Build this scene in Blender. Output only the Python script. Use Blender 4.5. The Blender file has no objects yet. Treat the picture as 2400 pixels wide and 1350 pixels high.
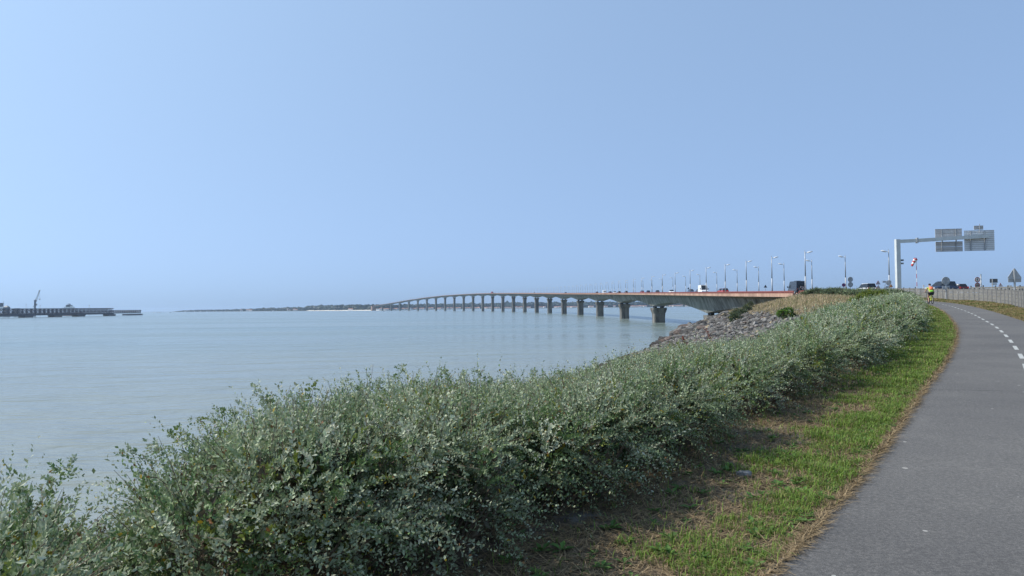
import bpy, bmesh, math, random
import numpy as np
from mathutils import Vector, Matrix
rng = np.random.default_rng(7)
random.seed(7)
scene = bpy.context.scene
COL = scene.collection
PI = math.pi

# ---------------------------------------------------------------- camera, sky, sun
FPX = 1750.0
PITCH, ROLL = math.atan(45 / 1750), 0.0105
fw = np.array([0, math.cos(PITCH), math.sin(PITCH)])
_u0 = np.array([0, -math.sin(PITCH), math.cos(PITCH)]); _r0 = np.array([1., 0, 0])
RT = _r0 * math.cos(ROLL) - _u0 * math.sin(ROLL)
UP = _u0 * math.cos(ROLL) + _r0 * math.sin(ROLL)
cam = bpy.data.cameras.new('camera'); camo = bpy.data.objects.new('camera', cam); COL.objects.link(camo)
cam.sensor_width = 36; cam.lens = FPX / 2400 * 36; cam.clip_start = 0.1; cam.clip_end = 60000
camo.matrix_world = Matrix(((RT[0], UP[0], -fw[0], 0), (RT[1], UP[1], -fw[1], 0), (RT[2], UP[2], -fw[2], 0), (0, 0, 0, 1)))
scene.camera = camo

SUN_AZ, SUN_EL = math.radians(-80), math.radians(44)      # azimuth clockwise from +Y
w = bpy.data.worlds.new('World'); scene.world = w; w.use_nodes = True
nt = w.node_tree; nt.nodes.clear()
sky = nt.nodes.new('ShaderNodeTexSky'); sky.sky_type = 'NISHITA'; sky.sun_disc = False
sky.sun_elevation = SUN_EL; sky.sun_rotation = SUN_AZ
sky.altitude = 0; sky.air_density = .1; sky.dust_density = 3.5; sky.ozone_density = 6
bg = nt.nodes.new('ShaderNodeBackground'); bg.inputs[1].default_value = 0.125
wo = nt.nodes.new('ShaderNodeOutputWorld')
gm = nt.nodes.new('ShaderNodeGamma'); gm.inputs[1].default_value = .26      # the photo's compressed, hazy sky contrast
mt = nt.nodes.new('ShaderNodeMix'); mt.data_type = 'RGBA'; mt.blend_type = 'MULTIPLY'; mt.inputs[0].default_value = 1; mt.inputs[7].default_value = (3.06, 4.40, 6.10, 1)
nt.links.new(sky.outputs[0], gm.inputs[0]); nt.links.new(gm.outputs[0], mt.inputs[6]); nt.links.new(mt.outputs[2], bg.inputs[0]); nt.links.new(bg.outputs[0], wo.inputs[0])
sl = bpy.data.lights.new('sun', 'SUN'); sl.energy = 5.0; sl.angle = math.radians(0.5); sl.color = (1, .95, .87)
slo = bpy.data.objects.new('sun', sl); COL.objects.link(slo)
sd = Vector((math.sin(SUN_AZ) * math.cos(SUN_EL), math.cos(SUN_AZ) * math.cos(SUN_EL), math.sin(SUN_EL)))
slo.rotation_euler = sd.to_track_quat('Z', 'Y').to_euler()
vs = scene.view_settings; vs.view_transform = 'Standard'; vs.look = 'None'; vs.gamma = 1; vs.exposure = 0
vs.use_curve_mapping = False
scene.cycles.use_denoising = True
scene.cycles.max_bounces = 6; scene.cycles.volume_bounces = 0
scene.cycles.caustics_reflective = False; scene.cycles.caustics_refractive = False

HW = 7.3                                                   # eye above the water

# ---------------------------------------------------------------- helpers
def ray(px, py):
    return fw + RT * ((px - 1200) / FPX) + UP * ((675 - py) / FPX)
def at(px, py, Y):                                         # photograph point at ground distance Y
    v = ray(px, py); return Vector(v / v[1] * Y)
def onwater(px, py):
    v = ray(px, py); return Vector(v * (-HW / v[2]))

def tag(o, label=None, cat=None, group=None, kind=None):
    if label: o['label'] = label
    if cat: o['category'] = cat
    if group: o['group'] = group
    if kind: o['kind'] = kind
    return o
def thing(name, label, cat, loc=(0, 0, 0), rz=0, group=None):
    o = bpy.data.objects.new(name, None); COL.objects.link(o); o.location = loc; o.rotation_euler = (0, 0, rz)
    o.empty_display_size = .2
    return tag(o, label, cat, group)
def link(name, me, m, parent=None):
    o = bpy.data.objects.new(name, me); COL.objects.link(o)
    if m is not None and not me.materials: me.materials.append(m)
    if parent is not None: o.parent = parent
    return o
def dup(root, loc, rz, label=None, group=None):
    r = root.copy(); COL.objects.link(r); r.location = loc; r.rotation_euler = (0, 0, rz)
    if label: r['label'] = label
    if group: r['group'] = group
    for ch in list(root.children):
        c = ch.copy(); COL.objects.link(c); c.parent = r
        for g in ch.children:
            d = g.copy(); COL.objects.link(d); d.parent = c
    return r

def npmesh(name, V, F, colors=None, smooth=False):
    """mesh from arrays: V (n,3), F (m,k) all of one size"""
    me = bpy.data.meshes.new(name)
    V = np.asarray(V, np.float32); F = np.asarray(F, np.int32); k = F.shape[1]
    me.vertices.add(len(V)); me.vertices.foreach_set('co', V.ravel())
    me.loops.add(F.size); me.loops.foreach_set('vertex_index', F.ravel())
    me.polygons.add(len(F)); me.polygons.foreach_set('loop_start', np.arange(0, F.size, k, dtype=np.int32))
    me.polygons.foreach_set('loop_total', np.full(len(F), k, np.int32))
    me.polygons.foreach_set('use_smooth', np.full(len(F), smooth))
    if colors is not None:
        a = me.color_attributes.new('tint', 'FLOAT_COLOR', 'POINT')
        c = np.ones((len(V), 4), np.float32); c[:, :3] = colors
        a.data.foreach_set('color', c.ravel())
    me.update(calc_edges=True)
    return me

class MB:
    """collects simple shapes for one mesh"""
    def __init__(s): s.v = []; s.f = []
    def add(s, vs, fs):
        b = len(s.v); s.v += [tuple(v) for v in vs]; s.f += [tuple(i + b for i in f) for f in fs]; return s
    def box(s, c, d, rz=0, ax=None):
        hx, hy, hz = d[0] / 2, d[1] / 2, d[2] / 2
        P = [Vector((x * hx, y * hy, z * hz)) for z in (-1, 1) for y in (-1, 1) for x in (-1, 1)]
        if ax is not None: P = [ax @ p for p in P]
        elif rz: R = Matrix.Rotation(rz, 3, 'Z'); P = [R @ p for p in P]
        c = Vector(c)
        return s.add([c + p for p in P], [(0, 2, 3, 1), (4, 5, 7, 6), (0, 1, 5, 4), (2, 6, 7, 3), (0, 4, 6, 2), (1, 3, 7, 5)])
    def cyl(s, p0, p1, r0, r1=None, n=8, cap=True):
        r1 = r0 if r1 is None else r1
        p0, p1 = Vector(p0), Vector(p1); d = (p1 - p0).normalized()
        a = d.orthogonal().normalized(); b = d.cross(a)
        vs = []
        for p, r in ((p0, r0), (p1, r1)):
            vs += [p + (a * math.cos(2 * PI * i / n) + b * math.sin(2 * PI * i / n)) * r for i in range(n)]
        fs = [(i, (i + 1) % n, n + (i + 1) % n, n + i) for i in range(n)]
        if cap: fs += [tuple(range(n))[::-1], tuple(range(n, 2 * n))]
        return s.add(vs, fs)
    def tube(s, pts, r, n=6):
        for i in range(len(pts) - 1):
            ra = r[i] if hasattr(r, '__len__') else r; rb = r[i + 1] if hasattr(r, '__len__') else r
            s.cyl(pts[i], pts[i + 1], ra, rb, n)
        return s
    def beam(s, p0, p1, wd, ht):
        p0, p1 = Vector(p0), Vector(p1); d = (p1 - p0); L = d.length; d.normalize()
        upv = Vector((0, 0, 1)) if abs(d.z) < .95 else Vector((1, 0, 0))
        x = d.cross(upv).normalized(); z = x.cross(d)
        M = Matrix((x, d, z)).transposed()
        return s.box((p0 + p1) / 2, (wd, L, ht), ax=M)
    def loft(s, rings, cap=True, closed=True):
        n = len(rings[0]); vs = [p for r in rings for p in r]; fs = []
        m = n if closed else n - 1
        for k in range(len(rings) - 1):
            for i in range(m):
                fs.append((k * n + i, k * n + (i + 1) % n, (k + 1) * n + (i + 1) % n, (k + 1) * n + i))
        if cap: fs += [tuple(range(n))[::-1], tuple(range((len(rings) - 1) * n, len(rings) * n))]
        return s.add(vs, fs)
    def prism(s, poly, y0, y1, M=None):
        """poly in local xz, extruded along local y"""
        n = len(poly); vs = [Vector((x, y0, z)) for x, z in poly] + [Vector((x, y1, z)) for x, z in poly]
        if M is not None: vs = [M @ v for v in vs]
        return s.add(vs, [tuple(range(n)), tuple(range(n, 2 * n))[::-1]] + [(i, n + i, n + (i + 1) % n, (i + 1) % n) for i in range(n)])
    def disc(s, c, r, y0, y1, n=24):
        return s.prism([(c[0] + r * math.cos(2 * PI * i / n), c[1] + r * math.sin(2 * PI * i / n)) for i in range(n)], y0, y1)
    def ring(s, c, r0, r1, y0, y1, n=24):
        for i in range(n):
            a, b = 2 * PI * i / n, 2 * PI * (i + 1) / n
            s.prism([(c[0] + r * math.cos(t), c[1] + r * math.sin(t)) for r, t in ((r0, a), (r1, a), (r1, b), (r0, b))], y0, y1)
        return s
    def ball(s, c, r, n=8, m=6):
        c = Vector(c); r = Vector(r) if hasattr(r, '__len__') else Vector((r, r, r))
        rings = []
        for j in range(m + 1):
            t = PI * j / m; q = max(math.sin(t), .02)
            rings.append([c + Vector((r.x * q * math.cos(2 * PI * i / n), r.y * q * math.sin(2 * PI * i / n), -r.z * math.cos(t))) for i in range(n)])
        return s.loft(rings)
    def mesh(s, name, smooth=False):
        me = bpy.data.meshes.new(name); me.from_pydata(s.v, [], s.f)
        if smooth: me.polygons.foreach_set('use_smooth', [True] * len(me.polygons))
        bm = bmesh.new(); bm.from_mesh(me); bmesh.ops.recalc_face_normals(bm, faces=bm.faces); bm.to_mesh(me); bm.free()
        return me
    def obj(s, name, m, parent=None, smooth=False):
        return link(name, s.mesh(name, smooth), m, parent)

# ---------------------------------------------------------------- materials
class N:
    def __init__(s, name):
        s.m = bpy.data.materials.new(name); s.m.use_nodes = True; s.t = s.m.node_tree
        s.b = s.t.nodes['Principled BSDF']; s.out = s.t.nodes['Material Output']
    def n(s, ty, **kw):
        nd = s.t.nodes.new(ty)
        for k, v in kw.items(): setattr(nd, k, v)
        return nd
    def l(s, a, b): s.t.links.new(a, b)
    def coord(s, scale=(1, 1, 1), which='Object'):
        tc = s.n('ShaderNodeTexCoord'); mp = s.n('ShaderNodeMapping'); mp.inputs['Scale'].default_value = scale
        s.l(tc.outputs[which], mp.inputs[0]); return mp.outputs[0]
    def noise(s, sc, vec=None, detail=4, rough=.55, dist=0):
        nd = s.n('ShaderNodeTexNoise'); nd.inputs['Scale'].default_value = sc; nd.inputs['Detail'].default_value = detail
        nd.inputs['Roughness'].default_value = rough; nd.inputs['Distortion'].default_value = dist
        if vec is not None: s.l(vec, nd.inputs['Vector'])
        return nd.outputs['Fac']
    def ramp(s, fac, stops):
        r = s.n('ShaderNodeValToRGB'); e = r.color_ramp.elements
        while len(e) > 1: e.remove(e[-1])
        e[0].position, e[0].color = stops[0][0], (*stops[0][1], 1)
        for p, c in stops[1:]:
            x = e.new(p); x.color = (*c, 1)
        s.l(fac, r.inputs[0]); return r.outputs[0]
    def mix(s, fac, a, b, mode='MIX'):
        mx = s.n('ShaderNodeMix', data_type='RGBA', blend_type=mode)
        for i, v in ((0, fac), (6, a), (7, b)):
            if isinstance(v, (int, float)): mx.inputs[i].default_value = v
            elif isinstance(v, tuple): mx.inputs[i].default_value = (*v, 1)
            else: s.l(v, mx.inputs[i])
        return mx.outputs[2]
    def math(s, op, a, b=0, c=None):
        nd = s.n('ShaderNodeMath', operation=op)
        for i, v in ((0, a), (1, b)):
            if isinstance(v, (int, float)): nd.inputs[i].default_value = v
            else: s.l(v, nd.inputs[i])
        if c is not None: nd.inputs[2].default_value = c
        return nd.outputs[0]
    def bump(s, h, st=.3, dist=.05):
        b = s.n('ShaderNodeBump'); b.inputs['Strength'].default_value = st; b.inputs['Distance'].default_value = dist
        s.l(h, b.inputs['Height']); s.l(b.outputs[0], s.b.inputs['Normal']); return b
    def base(s, c):
        if isinstance(c, tuple): s.b.inputs['Base Color'].default_value = (*c, 1)
        else: s.l(c, s.b.inputs['Base Color'])
    def rough(s, r, spec=.5):
        s.b.inputs['Roughness'].default_value = r; s.b.inputs['Specular IOR Level'].default_value = spec

def plain(name, c, rough=.6, metal=0, var=.18, sc=3.0):
    n = N(name); v = n.noise(sc, n.coord(), 5)
    lo = tuple(x * (1 - var) for x in c); hi = tuple(min(1, x * (1 + var)) for x in c)
    n.base(n.ramp(v, [(.3, lo), (.7, hi)])); n.rough(rough, .4); n.b.inputs['Metallic'].default_value = metal
    return n.m
def leafmat(name, trans=.3, rough=.55, spec=.35):
    n = N(name); a = n.n('ShaderNodeAttribute', attribute_name='tint')
    n.base(a.outputs['Color']); n.rough(rough, spec)
    tr = n.n('ShaderNodeBsdfTranslucent'); n.l(a.outputs['Color'], tr.inputs[0])
    mx = n.n('ShaderNodeMixShader'); mx.inputs[0].default_value = trans
    n.l(n.b.outputs[0], mx.inputs[1]); n.l(tr.outputs[0], mx.inputs[2]); n.l(mx.outputs[0], n.out.inputs[0])
    return n.m

M = {}
M['leaf'] = leafmat('saltbush_leaf', .22, .55, .25); M['grass'] = leafmat('grass_blade', .25, .6, .25); M['straw'] = leafmat('straw_blade', .2, .8, .1)
M['twig'] = plain('twig_bark', (.13, .095, .065), .9)
M['galv'] = plain('galvanised_steel', (.38, .39, .39), .5, .25, .12, 4)
M['signback'] = plain('sign_back_metal', (.44, .455, .47), .55, .2, .12, 6)
M['darksteel'] = plain('dark_steel', (.10, .11, .12), .5, .3)
M['polegrey'] = plain('pole_grey', (.38, .395, .41), .5, .2)
M['white'] = plain('white_paint', (.78, .78, .76), .45, 0, .05)
M['red'] = plain('red_paint', (.50, .035, .03), .45, 0, .1)
M['signwhite'] = plain('sign_face_white', (.72, .70, .68), .45, 0, .04)
M['signred'] = plain('sign_face_red', (.28, .035, .05), .45, 0, .06)
M['signblue'] = plain('sign_face_blue', (.05, .05, .22), .45, 0, .06)
M['orange'] = plain('sign_face_orange', (.62, .22, .03), .45, 0, .06)
M['black'] = plain('black_plastic', (.02, .02, .022), .5, 0, .2)
M['glass'] = plain('dark_window_glass', (.02, .025, .03), .08, 0, .1)
M['tyre'] = plain('tyre_rubber', (.025, .025, .026), .8)
M['alum'] = plain('bare_aluminium', (.55, .56, .57), .35, .6, .05)

def concrete(name, c, streak=1.0):
    n = N(name)
    v1 = n.noise(.6, n.coord((1, 1, .10)), 6, .7)
    v2 = n.noise(.16, n.coord((1, 1, 1)), 3)
    v3 = n.noise(6, n.coord(), 4)
    a = n.ramp(v1, [(.36, tuple(x * (1 - .66 * streak) for x in c)), (.47, tuple(x * (1 - .2 * streak) for x in c)), (.62, tuple(min(1, x * 1.25) for x in c))])
    b = n.mix(.5, a, n.ramp(v2, [(.35, (.55, .56, .55)), (.65, (1.1, 1.1, 1.08))]), 'MULTIPLY')
    n.base(n.mix(.35, b, n.ramp(v3, [(.3, (.7, .7, .7)), (.7, (1.15, 1.15, 1.15))]), 'MULTIPLY')); n.rough(.9, .2)
    n.bump(v3, .25, .05); return n.m
M['concrete'] = concrete('weathered_concrete', (.27, .275, .25), 1.1)
M['pierc'] = concrete('pier_concrete', (.19, .18, .16), 1.1)
M['cornice'] = concrete('pink_parapet_concrete', (.42, .27, .20), .35)

# ---------------------------------------------------------------- terrain functions
def I(tab):
    xs, ys = zip(*tab); return lambda y: np.interp(y, xs, ys)
_PL = [(-40, -29), (-15, -12.6), (-5, -5.3), (0, -1.7), (4.4, 1.61), (5.76, 2.53), (7.9, 3.98), (11.7, 6.4), (15.4, 8.9), (17.7, 10.35), (21.6, 12.8),
       (28, 16.6), (38.3, 22.3), (45, 25.9), (55, 31), (64, 35.3), (72, 38.6), (80, 41), (95, 43.6), (110, 45), (131, 46.2), (300, 48)]
def smoothtab(tab, w):
    ys = np.arange(tab[0][0], tab[-1][0] + .01, .25); v = np.interp(ys, *zip(*tab))
    k = int(w / .25) | 1; p = k // 2; vp = np.pad(v, p, mode='reflect', reflect_type='odd'); v = np.convolve(vp, np.ones(k) / k, 'valid')
    return lambda y: np.interp(y, ys, v)
PL = smoothtab(_PL, 5)
_W = I([(0, 3.9), (5, 3.6), (20, 3.2), (45, 3.0), (64, 2.9), (80, 2.6), (300, 2.6)])
def PR(y): return PL(y) + _W(y)
_vg = I([(-20, 1.8), (3, 1.9), (4.4, 1.7), (5.5, 1.42), (7, 1.75), (10, 1.75), (15, 1.65), (21, 1.55), (39, 1.2), (60, 1.0), (300, 1.0)])
def HR(y): return PL(y) - _vg(y)
ZP = I([(-50, -1.6), (0, -1.6), (70, .02), (100, .75), (131, 1.5), (400, 1.5)])
ZR = I([(-50, -.9), (0, -.9), (20, -.4), (45, .3), (70, .8), (94, 1.2), (110, 1.42), (131, 1.68), (400, 1.7)])
RC = smoothtab([(-60, -30), (-10, 13), (5, 22), (20, 33.5), (35, 44), (52, 52.3), (70, 56.2), (90, 56.6), (110, 55.6), (131, 55), (145, 55.4), (400, 60)], 12)
TOE = I([(-40, -52), (-5, -20), (15, -14.5), (25, -11.5), (40, -6), (79, 5.5), (110, 16.5), (124, 22.5), (153, 30.5), (170, 37), (190, 45), (205, 51), (222, 62), (232, 75), (400, 200)])
RIDZ = I([(0, 9), (110, 9), (114, 2.1), (119, 1.6), (126, 1.35), (131, .95), (140, .25), (150, -.45), (160, -1.1), (175, -2.6), (190, -4.5), (200, -6.0), (210, -7.8), (226, -9.5), (400, -10)])
BEDZ = -8.6
def ground(x, y, bumps=True):
    x = np.asarray(x, float); y = np.asarray(y, float)
    zp, zr = ZP(y), ZR(y)
    hr, pr, pl = HR(y), PR(y), PL(y)
    rl = RC(y) - 6.9
    w1 = np.interp(y, [0, 5, 10, 60, 100, 131], [1.7, 1.6, 1.2, 1.2, .4, .3])
    u = hr - x
    t = np.clip((u - w1) / np.maximum((hr - TOE(y)) - w1, 1), 0, 1.6)
    t2 = np.where(t < .12, t * t / .24, t - .06) / .94
    zl = zp + (-HW - .3 - zp) * t2
    tr = np.clip((x - pr) / np.maximum(rl - pr, .5), 0, 1)
    z = np.where(u > 0, zl, np.where(x < pr, zp, zp + (zr - zp) * tr))
    cap = RIDZ(y)
    cap = np.where((x > 47.5) & (y < 131.2), 9, cap) - .37 * np.clip(48 - x, 0, 60)
    under = np.where((y > 131.2) & (x > 47.5), np.minimum(cap, np.interp(y, [131.2, 131.9], [2, -1.6]) - np.clip(x - 47.5, 0, 30) * .02), cap)
    z = np.where(y > 111, np.minimum(z, under), z)
    z = np.where(x > 150, z - np.clip((x - 150) / 60, 0, 1) ** 2 * 10, z)
    z = np.where((y > 131.5) & (x > 68), z - (x - 68) * .35, z)
    z = np.maximum(z, BEDZ)
    if bumps:
        b = .03 * np.sin(x * 2.3 + y * 1.1) * np.sin(y * 1.9 - x * .7) + .05 * np.sin(x * .6 + 1) * np.sin(y * .5)
        on = ((u > .3) | ((x > pr + .3) & (x < rl - .6)))
        z = z + np.where(on, b, 0)
    return z

# terrain sheet: rows along Y, columns packed round the path
def build_ground():
    ys = np.unique(np.concatenate([np.arange(-40, -4, 3.), np.arange(-4, 24, .35), np.arange(24, 60, .8), np.arange(60, 131, 1.2), [131.2, 131.5, 131.9], np.arange(133, 236, 1.5)]))
    rows = []
    for y in ys:
        toe, hr, pl, pr, rl = TOE(y), HR(y), PL(y), PR(y), RC(y) - 6.9
        rr = rl + 13.8
        a = [np.linspace(toe - 6, hr - 3, 30), np.linspace(hr - 3, hr, 9)[1:], np.linspace(hr, pl, 6)[1:], np.linspace(pl, pr, 5)[1:],
             np.linspace(pr, max(rl, pr + .4), 14)[1:], np.linspace(max(rl, pr + .4), max(rr, pr + 1), 6)[1:], np.linspace(max(rr, pr + 1), 150, 20)[1:], np.array([165, 180, 210, 260.])]
        rows.append(np.concatenate(a))
    X = np.array(rows); n = X.shape[1]; Y = np.repeat(ys[:, None], n, 1)
    Z = ground(X, Y)
    # under the path and the road the sheet lies a little lower
    onp = (X > PL(Y) - .05) & (X < PR(Y) + .05); onr = (X > RC(Y) - 6.95) & (X < RC(Y) + 6.95) & (Y < 131.3)
    Z = Z - np.where(onp | onr, .04, 0)
    V = np.c_[X.ravel(), Y.ravel(), Z.ravel()]
    idx = np.arange(len(V)).reshape(X.shape)
    F = np.c_[idx[:-1, :-1].ravel(), idx[:-1, 1:].ravel(), idx[1:, 1:].ravel(), idx[1:, :-1].ravel()]
    # region tint: r dry grass, g rock slope, b left verge, rising towards the path
    u = HR(Y) - X
    dry = ((X > PR(Y)) | ((u > 0) & (Y > 70))).astype(float)
    rock = (((u > 3) | (Y > 165)) & (Z < np.interp(Y, [60, 120, 165, 200], [-1.2, -1.2, -2.0, -3.4]))).astype(float)
    c = np.c_[dry.ravel(), rock.ravel(), (np.clip(1 - (PL(Y) - X) / 1.6, 0, 1) * ((X < PL(Y)))).ravel()]
    n_ = N('earth'); at_ = n_.n('ShaderNodeAttribute', attribute_name='tint')
    sp = n_.n('ShaderNodeSeparateColor'); n_.l(at_.outputs['Color'], sp.inputs[0])
    v1 = n_.noise(1.1, n_.coord(), 6); v2 = n_.noise(14, n_.coord(), 6, .7)
    soil = n_.ramp(v2, [(.3, (.05, .038, .028)), (.5, (.13, .098, .068)), (.7, (.30, .225, .145))])
    soil = n_.mix(n_.ramp(v1, [(.5, (0, 0, 0)), (.62, (1, 1, 1))]), soil, n_.ramp(v2, [(.3, (.10, .09, .08)), (.7, (.27, .25, .22))]))
    dryc = n_.ramp(v2, [(.3, (.10, .085, .035)), (.5, (.22, .17, .08)), (.7, (.36, .27, .14))])
    dryc = n_.mix(n_.ramp(v1, [(.45, (0, 0, 0)), (.65, (1, 1, 1))]), dryc, n_.ramp(v2, [(.3, (.05, .075, .02)), (.7, (.14, .18, .05))]))
    rockc = n_.ramp(v2, [(.3, (.05, .048, .045)), (.7, (.20, .19, .18))])
    n_.base(n_.mix(sp.outputs[1], n_.mix(sp.outputs[0], soil, dryc), rockc)); n_.rough(.95, .1); n_.bump(v2, .7, .06)
    o = link('ground', npmesh('ground', V, F, c, True), n_.m); tag(o, 'sloping coastal embankment of dry earth', None, None, 'structure')
build_ground()

def strip(name, ys, xl, xr, zf, lift, mat, ncol=5, wob=0, **kw):
    V = []; F = []
    for i, y in enumerate(ys):
        a, b = xl(y), xr(y)
        if wob: a += wob * (math.sin(y * 7.1) * .5 + math.sin(y * 17.3 + 1) * .5 + random.uniform(-.6, .6)); b += wob * (math.sin(y * 6.1) + random.uniform(-.6, .6))
        for j in range(ncol): V.append((a + (b - a) * j / (ncol - 1), y, zf(y) + lift))
    for i in range(len(ys) - 1):
        for j in range(ncol - 1):
            k = i * ncol + j; F.append((k, k + 1, k + 1 + ncol, k + ncol))
    return link(name, npmesh(name, V, F, None, True), mat)

def asphalt(name, c, spots=True, sc=1):
    n = N(name); co = n.coord()
    fine = n.noise(150, co, 3, .8); med = n.noise(.8, co, 5); lng = n.noise(.35, co, 3)
    a = n.ramp(fine, [(.3, tuple(x * .55 for x in c)), (.5, c), (.72, tuple(x * 1.9 for x in c))])
    a = n.mix(.55, a, n.ramp(med, [(.3, (.78, .78, .79)), (.7, (1.15, 1.14, 1.12))]), 'MULTIPLY')
    a = n.mix(.6, a, n.ramp(lng, [(.35, (.82, .82, .83)), (.65, (1.12, 1.12, 1.1))]), 'MULTIPLY')
    if spots:
        a = n.mix(.8, a, n.ramp(n.noise(38, co, 2, .7), [(.32, (.72, .72, .72)), (.5, (1, 1, 1)), (.66, (1.35, 1.33, 1.3))]), 'MULTIPLY')
        vo = n.n('ShaderNodeTexVoronoi', feature='F1'); vo.inputs['Scale'].default_value = 5.5; n.l(co, vo.inputs['Vector'])
        sel = n.n('ShaderNodeSeparateColor'); n.l(vo.outputs['Color'], sel.inputs[0])
        rad = n.math('MULTIPLY', n.math('GREATER_THAN', sel.outputs[0], .5), n.math('MULTIPLY', n.math('POWER', sel.outputs[1], 2), .15))
        f = n.math('LESS_THAN', n.math('ADD', vo.outputs['Distance'], n.math('MULTIPLY', n.noise(60, co, 2), .04)), n.math('ADD', rad, .012))
        a = n.mix(n.math('MULTIPLY', f, .8), a, (.40, .38, .34))
        # hairline crack across the lane
        sx = n.n('ShaderNodeSeparateXYZ'); n.l(co, sx.inputs[0])
        wv = n.math('ADD', n.math('ADD', sx.outputs[1], n.math('MULTIPLY', sx.outputs[0], .08)), n.math('MULTIPLY', n.noise(1.6, co, 4), .5))
        cr = n.math('LESS_THAN', n.math('ABSOLUTE', n.math('SUBTRACT', wv, 12.1)), .018)
        a = n.mix(n.math('MULTIPLY', cr, .55), a, tuple(x * .35 for x in c))
    n.base(a); n.rough(.85, .3); n.bump(fine, .35, .01); return n.m
pys = np.concatenate([np.arange(-30, 0, 1.), np.arange(0, 30, .12), np.arange(30, 72, .5), np.arange(72, 108.1, 1)])
o = strip('cycle_path', pys, PL, PR, ZP, .012, asphalt('path_asphalt', (.114, .108, .101)), 7, .035); tag(o, 'grey asphalt cycle path with dashed centre line', None, None, 'structure')
# dashes of the centre line, slightly worn
n_ = N('line_paint'); vv = n_.noise(30, n_.coord(), 5); n_.base(n_.ramp(vv, [(.3, (.22, .22, .20)), (.5, (.42, .42, .39)), (.7, (.48, .48, .45))])); n_.rough(.7, .2); M['line'] = n_.m
V = []; F = []
def cl(y): return (PL(y) + PR(y)) / 2 - .02
def slope(y): return float(cl(y + .2) - cl(y - .2)) / .4
seg_s = []; y = 4.0; acc = 0
def advance(y, d):
    return y + d / math.hypot(1, slope(y))
y = 16.0
starts = [16.0]
while y > 2: y = y - 2.6 / math.hypot(1, slope(y)); starts.append(y)
y = 16.0
while y < 72: y = advance(y, 2.6); starts.append(y)
for y0 in sorted(starts):
    ya = y0; L = 1.35; k = 5; b = len(V)
    for i in range(k):
        yy = advance(y0, L * i / (k - 1)); s_ = slope(yy); nx, ny = 1 / math.hypot(1, s_), -s_ / math.hypot(1, s_)
        x0 = float(cl(yy))
        for sg in (-1, 1): V.append((x0 + sg * nx * .043, yy + sg * ny * .043, float(ZP(yy)) + .017))
    for i in range(k - 1): q = b + 2 * i; F.append((q, q + 1, q + 3, q + 2))
o = link('path_marking', npmesh('path_marking', V, F), M['line']); tag(o, 'dashed white centre line of the cycle path', None, None, 'structure')
M['roadasph'] = asphalt('road_asphalt', (.075, .075, .078), False)
o = strip('road', np.arange(-30, 131.3, 1.), lambda y: RC(y) - 6.3, lambda y: RC(y) + 6.3, ZR, .012, M['roadasph'], 7); tag(o, 'asphalt road leading to the bridge', None, None, 'structure')

# ---------------------------------------------------------------- sea and sky-line land
def build_sea():
    n = N('sea_water')
    co = n.coord((1, 1, 1))
    w1 = n.noise(.9, n.coord((.55, 1.2, 1)), 5, .65); w2 = n.noise(.12, n.coord((.5, 1.3, 1)), 4, .6); w3 = n.noise(.012, n.coord((.35, 1.6, 1)), 4, .6)
    h = n.math('ADD', n.math('MULTIPLY', w1, .2), n.math('MULTIPLY', w2, 1.6))
    n.bump(h, 1.0, 1.0)
    g = n.n('ShaderNodeNewGeometry'); ds = n.n('ShaderNodeVectorMath', operation='DISTANCE'); n.l(g.outputs['Position'], ds.inputs[0]); ds.inputs[1].default_value = (-5, 10, -7.3)
    near_tone = n.ramp(n.math('DIVIDE', n.math('ADD', ds.outputs['Value'], n.math('MULTIPLY', n.noise(.03, n.coord(), 3), 40)), 220), [(.12, (1, 1, 1)), (.95, (0, 0, 0))])   # paler, warmer base colour near the viewpoint, fading with distance
    n.base(n.mix(near_tone, n.ramp(w3, [(.35, (.150, .195, .178)), (.65, (.195, .232, .212))]), (.238, .250, .208)))
    n.l(n.math('ADD', n.math('MULTIPLY', n.noise(.018, n.coord((.3, 1.7, 1)), 4, .6), .34), 0), n.b.inputs['Roughness']); n.b.inputs['IOR'].default_value = 1.33; n.b.inputs['Specular IOR Level'].default_value = .42
    rs = [0, 30, 60, 100, 160, 250, 400, 700, 1200, 2000, 3500, 6000, 10000, 15000]; na = 96
    V = []; F = []
    for r in rs[1:]:
        for a in range(na): V.append((r * math.cos(2 * PI * a / na), r * math.sin(2 * PI * a / na), -HW))
    V.append((0, 0, -HW)); c = len(V) - 1
    for k in range(len(rs) - 2):
        for a in range(na): F.append((k * na + a, (k + 1) * na + a, (k + 1) * na + (a + 1) % na, k * na + (a + 1) % na))
    me = bpy.data.meshes.new('sea'); me.from_pydata(V, [], F + [(c, a, (a + 1) % na) for a in range(na)]); me.update()
    o = link('sea', me, n.m); tag(o, 'calm pale blue green sea', None, None, 'structure')
build_sea()

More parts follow.
